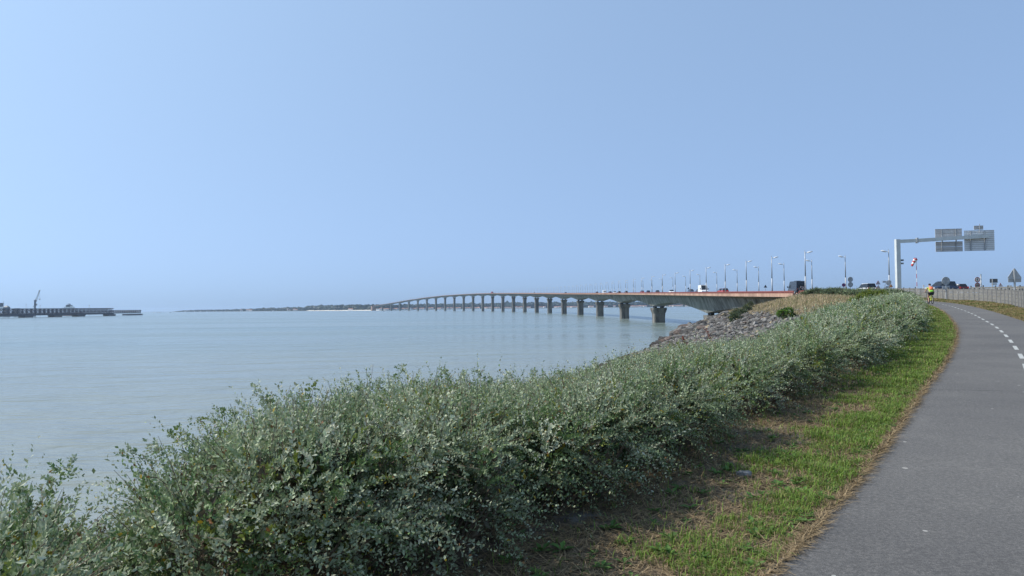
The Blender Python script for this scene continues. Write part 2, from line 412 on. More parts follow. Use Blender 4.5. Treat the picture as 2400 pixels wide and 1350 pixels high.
# far island: sand, low land, woods, houses
SH = I([(360, 4800), (410, 4500), (560, 3900), (700, 3450), (800, 3000), (880, 2760), (930, 3050), (1000, 3500), (1100, 3750), (1600, 3900), (1850, 4000)])
def shore(px, d=0):
    y = float(SH(px)) + d; v = ray(px, 730); return Vector((v[0] / v[1] * y, y, -HW))
def build_island():
    V = []; F = []; SC = []; xs = list(np.arange(404, 1860, 8.))
    prof = [(0, -.6), (25, .25), (70, 1.2), (110, 2.0), (500, 2.6), (1500, 2)]
    for px in xs:
        f = min(1, max(.05, (px - 404) / 160))
        b = float(np.interp(px, [404, 690, 730, 880, 900, 960, 1000], [.35, .45, 1, 1, .9, .5, .3]))
        for d, z in prof:
            p = shore(px, d * (b if d < 200 else 1)); V.append((p.x, p.y, -HW + z * (f if z > 0 else 1) * (2.0 if b > .85 and d < 200 else .8))); SC.append([1. if d <= (75 if b > .85 else 12) else 0.] * 3)
    k = len(prof)
    for i in range(len(xs) - 1):
        for j in range(k - 1): q = i * k + j; F.append((q, q + k, q + k + 1, q + 1))
    n = N('island_land'); sa = n.n('ShaderNodeAttribute', attribute_name='tint'); vn = n.noise(.02, n.coord(), 4)
    n.base(n.mix(sa.outputs['Fac'], n.ramp(vn, [(.35, (.07, .08, .04)), (.65, (.16, .15, .09))]), n.ramp(vn, [(.35, (.60, .55, .47)), (.65, (.76, .71, .62))]))); n.rough(.95, .1)
    o = link('island', npmesh('island', V, F, np.array(SC), True), n.m); tag(o, 'low distant island with a pale sandy beach', None, None, 'structure')
    TOP = I([(404, 1.2), (430, 6), (470, 8), (560, 9), (600, 11), (715, 14), (730, 19), (800, 18), (880, 18), (940, 18), (1000, 20), (1100, 23), (1300, 24), (1600, 22), (1850, 22)])
    V = []; F = []
    base = bmesh.new(); bmesh.ops.create_icosphere(base, subdivisions=2, radius=1)
    bv = np.array([v.co[:] for v in base.verts]); bf = np.array([[v.index for v in f.verts] for f in base.faces]); base.free()
    vs_, fs_, cs_ = [], [], []; nb = 0
    for i in range(5200):
        px = rng.uniform(410, 1850); tall = float(TOP(px)); d = rng.uniform(95, 360) if px > 900 else rng.uniform(100, 300) * (1 if px > 715 else .7)
        p = shore(px, d); h = tall * rng.uniform(.6, 1.12) * (1.15 if rng.random() < .12 else 1); r = h * rng.uniform(.5, 1.0)
        jit = 1 + .28 * rng.standard_normal((len(bv), 1))
        vv = bv * jit * np.array([r, r * .8, h * .5]) + np.array([p.x, p.y, -HW + 1.5 + h * .5])
        vs_.append(vv); fs_.append(bf + nb); nb += len(bv)
        c = np.array([.02, .035, .018]) * rng.uniform(.7, 1.5); cs_.append(np.tile(c, (len(bv), 1)))
    o = link('woods', npmesh('woods', np.concatenate(vs_), np.concatenate(fs_), np.concatenate(cs_)), M['leaf'])
    tag(o, 'dark belt of pine woods along the far island shore', None, None, 'stuff')
    wm = [plain('house_wall_cream', (.62, .56, .50), .8, 0, .1), plain('house_wall_white', (.75, .74, .72), .8, 0, .06)]
    rm = [plain('clay_tile_roof', (.40, .20, .13), .8, 0, .2, 1), plain('grey_roof', (.33, .31, .30), .8, 0, .2, 1)]
    protos = []
    for k, (L, W_, H_) in enumerate(((18, 10, 5), (28, 10, 4.2), (12, 9, 6.5), (40, 14, 4.5))):
        t = bpy.data.objects.new('shore_house', None)
        wl_ = MB().box((0, 0, H_ / 2), (L, W_, H_)).mesh('wall'); rf = MB().prism([(-W_ / 2 - .4, H_ + .003), (W_ / 2 + .4, H_ + .003), (0, H_ + 2.6)], -L / 2 - .4, L / 2 + .4, Matrix.Rotation(PI / 2, 4, 'Z')).mesh('roof')
        protos.append((wl_, rf))
    for me in protos: me[0].materials.append(wm[1]); me[1].materials.append(rm[0])
    pxs = [885, 895, 903, 912, 922, 931, 944, 951, 962, 968, 975, 984, 992, 999, 1006, 1013, 1028, 1035, 1042, 1049, 1057, 1071, 1078, 1092, 1099, 1115, 1122, 1138, 1141, 1149, 1162, 1167, 1189, 1210, 1213, 1217,
           1222, 1238, 1266, 1270, 1276, 1303, 1306, 1312, 1330, 1340, 1346, 1382, 1388, 1420, 1440, 1478, 1484, 1490, 1500, 1506, 1512, 1562, 1574, 1580, 1586, 1598, 1610, 580, 588, 676, 683, 690, 698, 566, 822]
    for i, px in enumerate(pxs):
        k = [0, 2, 1, 0, 3, 2, 0][i % 7] if px > 900 else [0, 2][i % 2]
        d = rng.uniform(38, 80); p = shore(px, d); z = -HW + float(np.interp(d, [20, 80], [1.0, 2.0])) * min(1, max(.05, (px - 404) / 160))
        lab = 'small pale house on the island shore seen below the bridge deck' if px > 880 else 'small pale house on the low headland left of the bridge'
        t = thing('shore_house', lab, 'house', (p.x, p.y, z), rng.uniform(-.5, .5), 'houses under the bridge on the island' if px > 880 else 'houses on the left headland')
        for nm, me in zip(('wall', 'roof'), protos[k]): link(nm, me, None, t)
build_island()

# ---------------------------------------------------------------- bridge
Q = [58.5861558, 214.443288, .0605329546, -.736441502, .809857838, -1.05446379, .473177862]
_s = np.arange(0, 2701, 1.); _u = _s / 2500; _h = Q[2] + sum(c * _u ** (i + 1) for i, c in enumerate(Q[3:]))
_X = Q[0] + np.r_[0, np.cumsum(np.sin(_h[1:]))]; _Y = Q[1] + np.r_[0, np.cumsum(np.cos(_h[1:]))]
_sb = np.arange(1, 141.); _hb = .0605 * np.clip(1 - _sb / 160, -1, 1)
SS = np.r_[-_sb[::-1], _s]; SX = np.r_[(Q[0] - np.cumsum(np.sin(_hb)))[::-1], _X]; SY = np.r_[(Q[1] - np.cumsum(np.cos(_hb)))[::-1], _Y]; SHD = np.r_[_hb[::-1], _h]
_zc = np.interp(SS, [-140, -84, 0, 110, 220, 330, 440, 550, 770, 990, 1210, 1400, 1540, 1760, 1980, 2200, 2420, 2530, 2640, 2700],
                [.35, 1.27, 2.8, 4.8, 6.8, 8.8, 10.8, 12.9, 17.4, 21.9, 26.3, 29.2, 30.6, 31.6, 29.7, 25, 17.0, 13.0, 9.0, 6.8])
_zs = np.convolve(np.pad(_zc, 60, mode='reflect', reflect_type='odd'), np.ones(121) / 121, 'valid')
def BR(s, off=0, dz=0):
    x, y, h, z = (np.interp(s, SS, a) for a in (SX, SY, SHD, _zs))
    return Vector((x + off * math.cos(h), y - off * math.sin(h), z + dz))
def head(s): return float(np.interp(s, SS, SHD))
S0, S1 = -89, 2640
def depth_at(s):
    if s < 0: q = (s + 110) / 110
    elif s > 2530: q = (s - 2530) / 110 * .5
    else: q = (s % 110) / 110
    return 2.8 + 2.3 * abs(2 * q - 1) ** 1.9
def build_bridge():
    org = BR(0); t = thing('viaduct', 'long grey concrete viaduct curving across the sea to the island', 'bridge', (org.x, org.y, -HW))
    off0 = Vector((org.x, org.y, -HW))
    ss = [S0] + list(np.arange(-88, 900, 4.)) + list(np.arange(900, S1 + 1, 10.))
    rings = []
    for s in ss:
        d = depth_at(s); hb = 4.3 - .3 * d
        rings.append([BR(s, a, z) - off0 for a, z in ((-6.9, .12), (-6.9, -.12), (-4.5, -.5), (-hb, -d), (hb, -d), (4.5, -.5), (6.9, -.12), (6.9, .12))])
    MB().loft(rings).obj('girder', M['concrete'], t)
    for sg in (-1, 1):
        rg = []
        for s in ss:
            a, b = sg * 7.1, sg * 7.45
            rg.append([BR(s, o_, z) - off0 for o_, z in ((a, .125), (b, .0), (b, .62), (a, .62))])
        MB().loft(rg).obj('parapet', M['cornice'], t)
        rail = MB(); rg = []
        for s in ss: rg.append([BR(s, sg * q, z) - off0 for q, z in ((7.22, .92), (7.34, .92), (7.34, 1.06), (7.22, 1.06))])
        rail.loft(rg)
        s = S0 + .2
        while s < 1400:
            p = BR(s, sg * 7.28, .77) - off0; rail.box(p, (.09, .3 if s < 500 else .22, .3), -head(s)); s += .62 if s < 120 else (1.2 if s < 500 else 3)
        rail.obj('guard_rail', M['redrail'], t)
    rg = [[BR(s, a, z) - off0 for a, z in ((-7.1, .13), (7.1, .13), (7.1, .42), (-7.1, .42))] for s in ss]
    MB().loft(rg).obj('carriageway', M['roadasph'], t)
    # piers
    for i in range(24):
        s = i * 110; hd = -head(s); c = BR(s); top = c.z - 5.1 - .6; bot = -HW - 2
        L = []
        for z, wx, wy in ((bot, 2.45, 3.0), (top - 4.6, 2.35, 2.9), (top - 2.6, 2.45, 3.1), (top - .9, 3.0, 4.0), (top, 3.05, 4.1)):
            if z < bot: continue
            ch = .45
            R = Matrix.Rotation(hd, 3, 'Z')
            L.append([Vector((c.x, c.y, z)) - off0 + R @ Vector((x, y_, 0)) for x, y_ in ((wx, wy - ch), (wx - ch, wy), (-wx + ch, wy), (-wx, wy - ch), (-wx, -wy + ch), (-wx + ch, -wy), (wx - ch, -wy), (wx, -wy + ch))])
        po = MB().loft(L).obj('pier', M['pierc'], t)
        R = Matrix.Rotation(hd, 3, 'Z')
        for x in (-1.5, 1.5):
            for y_ in (-1.3, 1.3): MB().box(Vector((c.x, c.y, top + .3)) - off0 + R @ Vector((x, y_, 0)), (1.1, 1.3, .61), hd).obj('bearing', M['black'], po)
    # abutment under the near end
    c = BR(S0 - 3); MB().box(Vector((c.x, c.y, c.z - 2.6)) - off0, (15.2, 6, 5.2), -head(S0)).obj('abutment', M['concrete'], t)
    c = BR(S1 + 5); MB().box(Vector((c.x, c.y, c.z - 8)) - off0, (15.2, 14, 16), -head(S1)).obj('abutment', M['cornice'], t)
M['redrail'] = plain('red_rail_paint', (.26, .075, .055), .5, 0, .15)
build_bridge()
# parapet wall and red rail that continue on the land before the bridge
def approach_rail(sg, y0, y1, lab):
    t = thing('roadside_barrier', lab, 'barrier', (float(RC(y1)) + sg * 7.2, y1, float(ZR(y1)))); o0 = t.location
    ys = np.arange(y0, y1 + .1, 1.5); rg = []; rr = []; ps = MB()
    for y in ys:
        x = float(RC(y)) + sg * 7.25; z = float(ZR(y))
        rg.append([Vector((x + a, y, z + b)) - o0 for a, b in ((-.15, -.5), (.15, -.5), (.12, .2), (-.12, .2))])
        rr.append([Vector((x + a, y, z + b)) - o0 for a, b in ((-.06, .52), (.06, .52), (.06, .66), (-.06, .66))])
    for y in np.arange(y0, y1, .62): ps.box(Vector((float(RC(y)) + sg * 7.25, y, float(ZR(y)) + .36)) - o0, (.08, .26, .34))
    MB().loft(rg).obj('kerb_wall', M['cornice'], t); ps.loft(rr); ps.obj('red_rail', M['redrail'], t)
approach_rail(-1, 108, 124.9, 'low red rail on a kerb wall on the road edge before the viaduct')

# ---------------------------------------------------------------- lamps
lam_s = [-93, -76, -59, -41, -20, 3, 30, 57, 84, 112, 139] + list(np.arange(166.5, 2640, 27.6))
def lamp_proto():
    t = thing('street_lamp', '', 'street lamp')
    MB().cyl((0, 0, 0), (0, 0, 3.0), .13, .115, 8).cyl((0, 0, 3.0), (0, 0, 7.0), .10, .07, 8).obj('pole', M['polegrey'], t, True)
    MB().tube([(0, 0, 6.72), (.2, 0, 6.78), (.45, 0, 6.82)], .035).obj('arm', M['polegrey'], t)
    rg = []
    for x, wd, z0, z1 in ((.36, .10, 6.76, 6.88), (.55, .19, 6.74, 6.97), (.8, .21, 6.79, 7.03), (1.08, .16, 6.88, 7.07), (1.25, .05, 6.96, 7.05)):
        rg.append([Vector((x, a * wd, z)) for a, z in ((-1, z0 + .05), (-.6, z0), (.6, z0), (1, z0 + .05), (.7, z1), (-.7, z1))])
    MB().loft(rg).obj('lamp_head', M['white'], t, True)
    MB().cyl((0, 0, 7.0), (0, 0, 7.22), .035, .03, 6).obj('cap', M['polegrey'], t)
    MB().box((0, 0, -.1), (.42, .42, .34)).obj('base_bracket', M['darksteel'], t)
    return t
lp = lamp_proto(); first = True
ordw = ['first', 'second', 'third', 'fourth', 'fifth', 'sixth', 'seventh', 'eighth', 'ninth', 'tenth', 'eleventh', 'twelfth']
for sg in (-1, 1):
    for i, s in enumerate(lam_s):
        off = sg * 6.75; p = BR(s, off, .42)
        if s < -88: p.z = float(ZR(p.y)) + .02
        rz = -head(s) + (0 if sg < 0 else PI)
        side = 'seaside row, arm to the right' if sg < 0 else 'landward row, arm to the left'
        if i < 12: lab = f'grey street lamp, {ordw[i]} from the near end of the {side}'
        else: lab = 'far slim street lamp on the viaduct in the ' + side
        g = 'street lamps of the seaside row' if sg < 0 else 'street lamps of the landward row'
        if first: lp.location = p; lp.rotation_euler = (0, 0, rz); tag(lp, lab, None, g); first = False
        else: dup(lp, p, rz, lab, g)

# ---------------------------------------------------------------- vehicles
def paint(name, c): return plain(name, c, .25, 0, .04)
def make_car(name, col, label, cat, loc, rz, kind='hatch', L=4.2, W_=1.75, H_=1.48, group=None):
    """nose towards local +y"""
    t = thing(name, label, cat, loc, rz, group)
    h = W_ / 2
    if kind == 'hatch':
        body = [(-.5, .45, .75, .86), (-.47, .30, .95, .95), (-.2, .22, .98, 1), (.22, .22, .95, 1), (.42, .28, .80, .95), (.5, .42, .66, .84)]
        green = [(-.46, .93, .70), (-.40, H_, .66), (-.1, H_ + .0, .68), (.08, H_ - .06, .68), (.26, .92, .76)]
        belt = .93
    else:
        body = [(-.5, .35, 1.25, .97), (-.49, .3, 1.3, 1), (0, .25, 1.3, 1), (.30, .25, 1.25, 1), (.44, .3, 1.05, .96), (.5, .42, .8, .86)]
        green = [(-.495, 1.28, .95), (-.485, H_ - .06, .90), (-.46, H_, .88), (.18, H_, .88), (.24, H_ - .05, .88), (.40, 1.16, .92)]
        belt = 1.25
    rg = []
    for y, zb, zt, wf in body:
        rg.append([Vector((x, y * L, z)) for x, z in ((-h * wf, zb + .12), (-h * wf * .9, zb), (h * wf * .9, zb), (h * wf, zb + .12), (h * wf * .97, zt - .08), (h * wf * .85, zt), (-h * wf * .85, zt), (-h * wf * .97, zt - .08))])
    MB().loft(rg).obj('body', col, t)
    gm = M['glass'] if kind == 'hatch' else col
    rg = [[Vector((x, y * L, z)) for x, z in ((-h * .93, belt - .12), (h * .93, belt - .12), (h * wf, max(z, belt)), (-h * wf, max(z, belt)))] for y, z, wf in green]
    MB().loft(rg).obj('window' if kind == 'hatch' else 'cab', gm, t)
    if kind == 'hatch':
        rg = [[Vector((x, y * L, z)) for x, z in ((-h * .62, H_ - .03), (h * .62, H_ - .03), (h * .58, H_ + .035), (-h * .58, H_ + .035))] for y in (-.40, -.1, .07)]
        MB().loft(rg).obj('roof', col, t)
    else:
        # windscreen, side glass and rear glass a little proud of the cab
        y0, y1 = .405 * L, .245 * L
        MB().add([(-h * .84, y0 + .012, 1.24), (h * .84, y0 + .012, 1.24), (h * .78, y1 + .02, H_ - .12), (-h * .78, y1 + .02, H_ - .12)], [(0, 1, 2, 3)]).obj('windscreen', M['glass'], t)
        for sg in (-1, 1): MB().box((sg * (h * .925 + .01), .2 * L, 1.55), (.02, .8, .5)).obj('window', M['glass'], t)
        MB().box((0, -.496 * L - .01, 1.62), (W_ * .7, .02, .55)).obj('rear_window', M['glass'], t)
        for sg in (-1, 1): MB().box((sg * (h + .14), .34 * L, 1.45), (.2, .08, .32)).obj('mirror', M['black'], t)
        MB().box((0, -.1 * L, H_ + .05), (.9, 1.2, .1)).obj('roof_vent', M['black'] if col != M['white'] else M['white'], t)
    for sx_ in (-1, 1):
        for sy in (-.31, .31):
            wo_ = MB().cyl((sx_ * (h - .2), sy * L, .31), (sx_ * (h + .01), sy * L, .31), .31, n=16).obj('wheel', M['tyre'], t)
            MB().cyl((sx_ * (h - .02), sy * L, .31), (sx_ * (h + .02), sy * L, .31), .19, n=12).obj('rim', M['alum'], wo_)
        zl = .72 if kind == 'hatch' else .85
        MB().box((sx_ * h * .66, .495 * L - .02, zl - .06), (.34, .12, .14)).obj('headlight', M['white'], t)
        MB().box((sx_ * h * .78, -.5 * L + .0, zl + .1), (.16, .08, .3)).obj('tail_light', M['red'], t)
    MB().box((0, -.505 * L, .52), (.5, .03, .11)).obj('number_plate', M['signwhite'], t)
    return t
P = {k: paint(k, c) for k, c in dict(car_navy=(.03, .05, .10), car_black=(.015, .016, .018), car_white=(.8, .8, .8), car_red=(.42, .03, .025), car_maroon=(.10, .018, .025), car_silver=(.42, .44, .46), car_dark_blue=(.04, .07, .13), car_grey=(.13, .14, .15), van_slate=(.035, .045, .06)).items()}
def on_deck(px, off, s_lo=-110, s_hi=2600):
    best = None
    for s in np.arange(s_lo, s_hi, 1.):
        p = BR(s, off, .42); v = np.array(p); d = v @ fw; x = 1200 + FPX * (v @ RT) / d
        if best is None or abs(x - px) < best[0]: best = (abs(x - px), s, p)
    return best[1], best[2]
s, p = on_deck(1868, 2.2, -110, 200)
van = make_car('camper_van', P['van_slate'], 'dark high roof camper van driving away at the near end of the viaduct', 'van', p, -head(s), 'van', 5.6, 2.05, 2.55)
s, p = on_deck(1648.5, -1.9, 0, 400)
make_car('white_van', P['car_white'], 'white high roof van coming towards the viewer on the viaduct', 'van', p, -head(s) + PI, 'van', 5.6, 2.15, 2.65)
cars = [(1697, 1, 'car_red', 'red car ahead of the camper van, seen low over the parapet'), (1690, 3, 'car_red', 'red hatchback beside another red car on the viaduct'), (1637, 1, 'car_black', 'black car just behind the white van'),
        (1620, -2, 'car_dark_blue', 'dark blue car following the white van, near the warning sign'), (1574, -2, 'car_white', 'white car on the viaduct left of the warning sign'), (1540, 2, 'car_grey', 'grey car in the middle of the near viaduct span'),
        (1519, 2, 'car_dark_blue', 'dark blue car right of the small red car'), (1505, -2, 'car_red', 'small red car beside a lamp pole on the viaduct'), (1467, 2, 'car_grey', 'grey car over the second pier'), (1451, 2, 'car_black', 'black car a little left of the second pier'),
        (1441, -2, 'car_white', 'white car between two dark cars on the viaduct'), (1430, 2, 'car_dark_blue', 'dark car right of the small white van'), (1399, 2, 'car_grey', 'grey car over the third pier'), (1326, -2, 'car_black', 'dark car near the fifth pier'),
        (1252, 2, 'car_silver', 'silver car far along the viaduct'), (1157, 2, 'car_black', 'tiny dark car behind the red truck near the crest'), (1116, 2, 'car_white', 'tiny white car on the far crest of the viaduct')]
for px, off, c, lab in cars:
    s, p = on_deck(px, off); make_car('car', P[c], lab, 'car', p, -head(s) + (PI if off < 0 else 0), group='cars on the viaduct')
s, p = on_deck(1416.5, -2); make_car('white_van', P['car_white'], 'small white van far off among the cars on the viaduct', 'van', p, -head(s) + PI, 'van', 5.2, 2.0, 2.3)
s, p = on_deck(1153, 2); make_car('red_truck', P['car_red'], 'tiny red box truck near the crest of the viaduct', 'truck', p, -head(s), 'van', 7, 2.4, 3.4)
def on_road(px, Y, dz=0): v = ray(px, 700); return Vector((v[0] / v[1] * Y, Y, float(ZR(Y)) + .02 + dz))
make_car('car', P['car_white'], 'white car whose roof shows just above the shrubs beside the road', 'car', on_road(2030, 122), .05, H_=1.62, group='cars on the road')
make_car('car', P['car_navy'], 'dark blue car behind the round sign back, coming along the road', 'car', on_road(2208, 102), PI * .62, L=4.6, H_=1.55, group='cars on the road')
make_car('car', P['car_maroon'], 'dark red car close behind the dark blue car on the road', 'car', on_road(2240, 122), .1, H_=1.38, group='cars on the road')

# ---------------------------------------------------------------- bicycles
def make_bike(label, frame_mat, loc, rz):
    t = thing('bicycle', label, 'bicycle', loc, rz)
    fm = MB(); r = .026
    bb, st, hd_, hb = Vector((0, -.02, .3)), Vector((0, -.2, .82)), Vector((0, .36, .86)), Vector((0, .4, .72))
    rw, fwv = Vector((0, -.46, .345)), Vector((0, .62, .345))
    for a, b in ((bb, st), (bb, hb), (st + Vector((0, .03, -.08)), hd_), (hd_, hb)): fm.cyl(a, b, r, n=8)
    for x in (-.06, .06):
        fm.cyl(bb + Vector((x * .5, 0, 0)), rw + Vector((x, 0, 0)), .012); fm.cyl(st + Vector((x * .4, .02, -.06)), rw + Vector((x, 0, 0)), .012)
    fm.obj('frame', frame_mat, t)
    fk = MB()
    for x in (-.06, .06): fk.cyl(hb + Vector((x, .01, 0)), fwv + Vector((x, 0, 0)), .018)
    fk.obj('fork', M['black'], t)
    MB().box(st + Vector((0, .0, .14)), (.14, .26, .05)).cyl(st, st + Vector((0, -.03, .14)), .016).obj('saddle', M['black'], t)
    MB().cyl(hd_, hd_ + Vector((0, .02, .14)), .02).tube([(-.34, .36, 1.0), (-.1, .42, 1.0), (.1, .42, 1.0), (.34, .36, 1.0)], .017).obj('handlebar', M['black'], t)
    for c in (rw, fwv):
        wo_ = MB()
        n = 28
        rings = []
        for i in range(n + 1):
            a = 2 * PI * i / n; d = Vector((0, math.cos(a), math.sin(a)))
            rings.append([c + d * (.32 + .028 * math.cos(q)) + Vector((.028 * math.sin(q), 0, 0)) for q in (0, PI / 3, 2 * PI / 3, PI, 4 * PI / 3, 5 * PI / 3)])
        wo_.loft(rings, cap=False); o = wo_.obj('wheel', M['tyre'], t)
        sp = MB()
        for i in range(14): a = 2 * PI * i / 14; sp.cyl(c, c + Vector((0, math.cos(a), math.sin(a))) * .3, .003, n=4)
        sp.cyl(c - Vector((.04, 0, 0)), c + Vector((.04, 0, 0)), .03).obj('spoke', M['alum'], o)
    cr = MB().cyl(bb - Vector((.09, 0, 0)), bb + Vector((.09, 0, 0)), .03)
    cr.beam(bb + Vector((-.09, 0, 0)), bb + Vector((-.1, .03, -.165)), .02, .03).beam(bb + Vector((.09, 0, 0)), bb + Vector((.1, -.03, .165)), .02, .03)
    cr.box(bb + Vector((-.15, .03, -.17)), (.1, .09, .02)).box(bb + Vector((.15, -.03, .17)), (.1, .09, .02)).obj('crank', M['darksteel'], t)
    return t
CP = at(2181.5, 713.0, 64); CP.z = float(ZP(64)) + .012; CRZ = -math.radians(14)
M['bikeyellow'] = plain('bicycle_yellow', (.55, .60, .05), .4, 0, .05)
make_bike('yellow framed bicycle ridden away along the cycle path', M['bikeyellow'], CP, CRZ)
# bicycles on the back of the camper van
for k, (c, m_) in enumerate((('pale pink', (.55, .30, .32)), ('white', (.7, .68, .66)))):
    M['bk%d' % k] = plain('bicycle_' + c.replace(' ', '_'), m_, .4, 0, .05)
    v = van.matrix_basis @ Vector((.1, -2.95 - .18 * k, .55))
    b = make_bike(f'{c} bicycle carried crosswise on the rear of the dark camper van', M['bk%d' % k], v, van.rotation_euler.z + PI / 2)
MB().beam((-.5, -2.8, .52), (-.5, -3.35, .52), .06, .06).beam((.6, -2.8, .52), (.6, -3.35, .52), .06, .06).obj('bike_rack', M['black'], van)

# ---------------------------------------------------------------- cyclist
def skinmesh(name, pts, edges, m, parent, levels=1, root=0):
    me = bpy.data.meshes.new(name); me.from_pydata([p[:3] for p in pts], edges, [])
    o = link(name, me, m, parent)
    sk = o.modifiers.new('skin', 'SKIN'); sk.use_smooth_shade = True
    lay = me.skin_vertices[0].data
    for i, p in enumerate(pts): lay[i].radius = (p[3], p[4] if len(p) > 4 else p[3]); lay[i].use_root = (i == root)
    ss_ = o.modifiers.new('sub', 'SUBSURF'); ss_.levels = levels; ss_.render_levels = levels
    return o
M['skin'] = plain('skin', (.48, .29, .21), .55, 0, .08)
M['hivis'] = plain('hivis_green_cloth', (.22, .55, .06), .8, 0, .1); M['hivisy'] = plain('hivis_yellow_cloth', (.42, .46, .09), .8, 0, .1)
M['packorange'] = plain('orange_pack_cloth', (.85, .22, .10), .8, 0, .1); M['shorts'] = plain('black_shorts_cloth', (.018, .018, .022), .85)
def build_cyclist():
    t = thing('person', 'person in yellow green top, dark shorts and helmet cycling away', 'person', CP, CRZ)
    pts = [(0, -.19, .96, .14, .12), (0, -.1, 1.10, .14, .11), (0, .02, 1.27, .16, .11), (0, .1, 1.41, .14, .10), (0, .15, 1.50, .055), (0, .19, 1.57, .07), (0, .22, 1.66, .085, .095), (0, .22, 1.72, .06)]
    E = [(0, 1), (1, 2), (2, 3), (3, 4), (4, 5), (5, 6), (6, 7)]
    def chain(ps, frm):
        for p in ps: pts.append(p); E.append((frm, len(pts) - 1)); frm = len(pts) - 1
        return frm
    chain([(0, .33, 1.64, .014)], 6)
    for x in (-1, 1): chain([(x * .1, .2, 1.65, .014)], 6)
    for x in (-1, 1):
        wr = chain([(x * .17, .12, 1.41, .06), (x * .28, .2, 1.22, .045), (x * .34, .28, 1.07, .033), (x * .335, .33, 1.035, .03, .02)], 3)
        for k in range(4):
            fx = x * (.30 + .022 * k); chain([(fx, .385, 1.035, .009), (fx, .40, 1.005, .008), (fx, .375, .985 + .003 * k, .007)], wr)
        chain([(x * .295, .345, 1.005, .010), (x * .285, .37, .985, .008)], wr)
    chain([(-.11, -.14, .93, .10), (-.13, .08, .74, .075), (-.13, .16, .60, .06), (-.14, .08, .40, .055), (-.145, .0, .20, .036), (-.15, .03, .145, .04), (-.155, .14, .14, .03)], 0)
    chain([(.11, -.14, .93, .10), (.13, .1, .86, .08), (.14, .26, .80, .062), (.145, .16, .64, .056), (.15, .03, .50, .036), (.155, .0, .49, .04), (.16, .1, .47, .03)], 0)
    body = skinmesh('body', pts, E, M['skin'], t, 2)
    skinmesh('shirt', [(0, -.2, 1.0, .165, .145), (0, -.1, 1.12, .17, .14), (0, .02, 1.28, .185, .135), (0, .1, 1.42, .165, .12), (-.19, .13, 1.40, .078), (-.235, .17, 1.3, .07), (.19, .13, 1.40, .078), (.235, .17, 1.3, .07)],
             [(0, 1), (1, 2), (2, 3), (3, 4), (4, 5), (3, 6), (6, 7)], M['hivisy'], t, 2)
    skinmesh('shorts', [(0, -.18, .95, .165, .145), (-.11, -.12, .9, .12), (-.13, .04, .77, .095), (.11, -.12, .9, .12), (.13, .12, .86, .1)], [(0, 1), (1, 2), (0, 3), (3, 4)], M['shorts'], t, 2)
    MB().ball((0, .215, 1.685), (.105, .135, .085), 12, 8).obj('helmet', M['black'], t, True)
    for x, y_, z in ((-.15, .06, .13), (.155, .03, .46)): MB().ball((x, y_, z), (.05, .14, .05), 8, 6).obj('shoe', M['black'], t, True)
    pk = thing('backpack', 'orange and green backpack worn by the cyclist', 'backpack', CP, CRZ)
    def pack(z0, z1, y0, nm, m_, wdt):
        rg = []
        for f in np.linspace(0, 1, 6):
            z = z0 + (z1 - z0) * f; yb = y0 + (z - 1.05) * .34; r_ = .75 + .25 * math.sin(PI * f)
            rg.append([Vector((wdt * r_ * math.cos(a), yb - .16 + .10 * r_ * math.sin(a), z)) for a in np.linspace(0, 2 * PI, 12, endpoint=False)])
        MB().loft(rg).obj(nm, m_, pk, True)
    pack(1.22, 1.48, -.19, 'pack_body', M['packorange'], .155); pack(1.03, 1.20, -.19, 'lower_cover', M['hivis'], .17)
    MB().box((0, -.30, 1.21), (.30, .1, .03)).obj('strap', M['black'], pk)
build_cyclist()

# ---------------------------------------------------------------- signs
def pole_to_ground(t, top, x=0, r=.04, m_=None):
    MB().cyl((x, 0, 0), (x, 0, top), r, n=8).obj('post', m_ or M['polegrey'], t)
def sign_thing(name, label, px, py, Y, rz=0, z0=None):
    """empty on the ground under the photographed point; returns thing and the point's height above it"""
    p = at(px, py, Y); g = float(ground(p.x, Y)) if z0 is None else z0
    t = thing(name, label, 'sign', (p.x, Y, g), rz); return t, p.z - g
def backdisc(t, z, r):
    MB().disc((0, z), r, .02, .045, 28).obj('sign_plate', M['signback'], t)
    MB().ring((0, z), r - .03, r, -.015, .02, 28).obj('rim', M['galv'], t)
    MB().box((0, -.0, z), (.07, .035, 2 * r * .96)).box((0, 0, z + r * .45), (r * 1.5, .03, .05)).box((0, 0, z - r * .45), (r * 1.5, .03, .05)).obj('rail', M['polegrey'], t)
# two round sign backs on one post
t, z = sign_thing('road_sign', 'two round grey sign backs one above the other, above the shrubs', 1993, 655, 108)
pole_to_ground(t, z + .4, 0, .045)
for dz in (0, -.74): backdisc(t, z + dz, .375)
# no stopping
t, z = sign_thing('road_sign', 'small round blue and red no stopping sign beside a lamp pole', 1977.3, 668, 112)
pole_to_ground(t, z - .1, 0, .03)
MB().disc((0, z), .27, -.03, 0).obj('sign_plate', M['signblue'], t); MB().ring((0, z), .21, .272, -.034, -.03).prism([(-.19, z + .15), (-.15, z + .19), (.19, z - .15), (.15, z - .19)], -.036, -.031).prism([(-.19, z - .15), (-.15, z - .19), (.19, z + .15), (.15, z + .19)], -.038, -.033).obj('emblem', M['signred'], t)
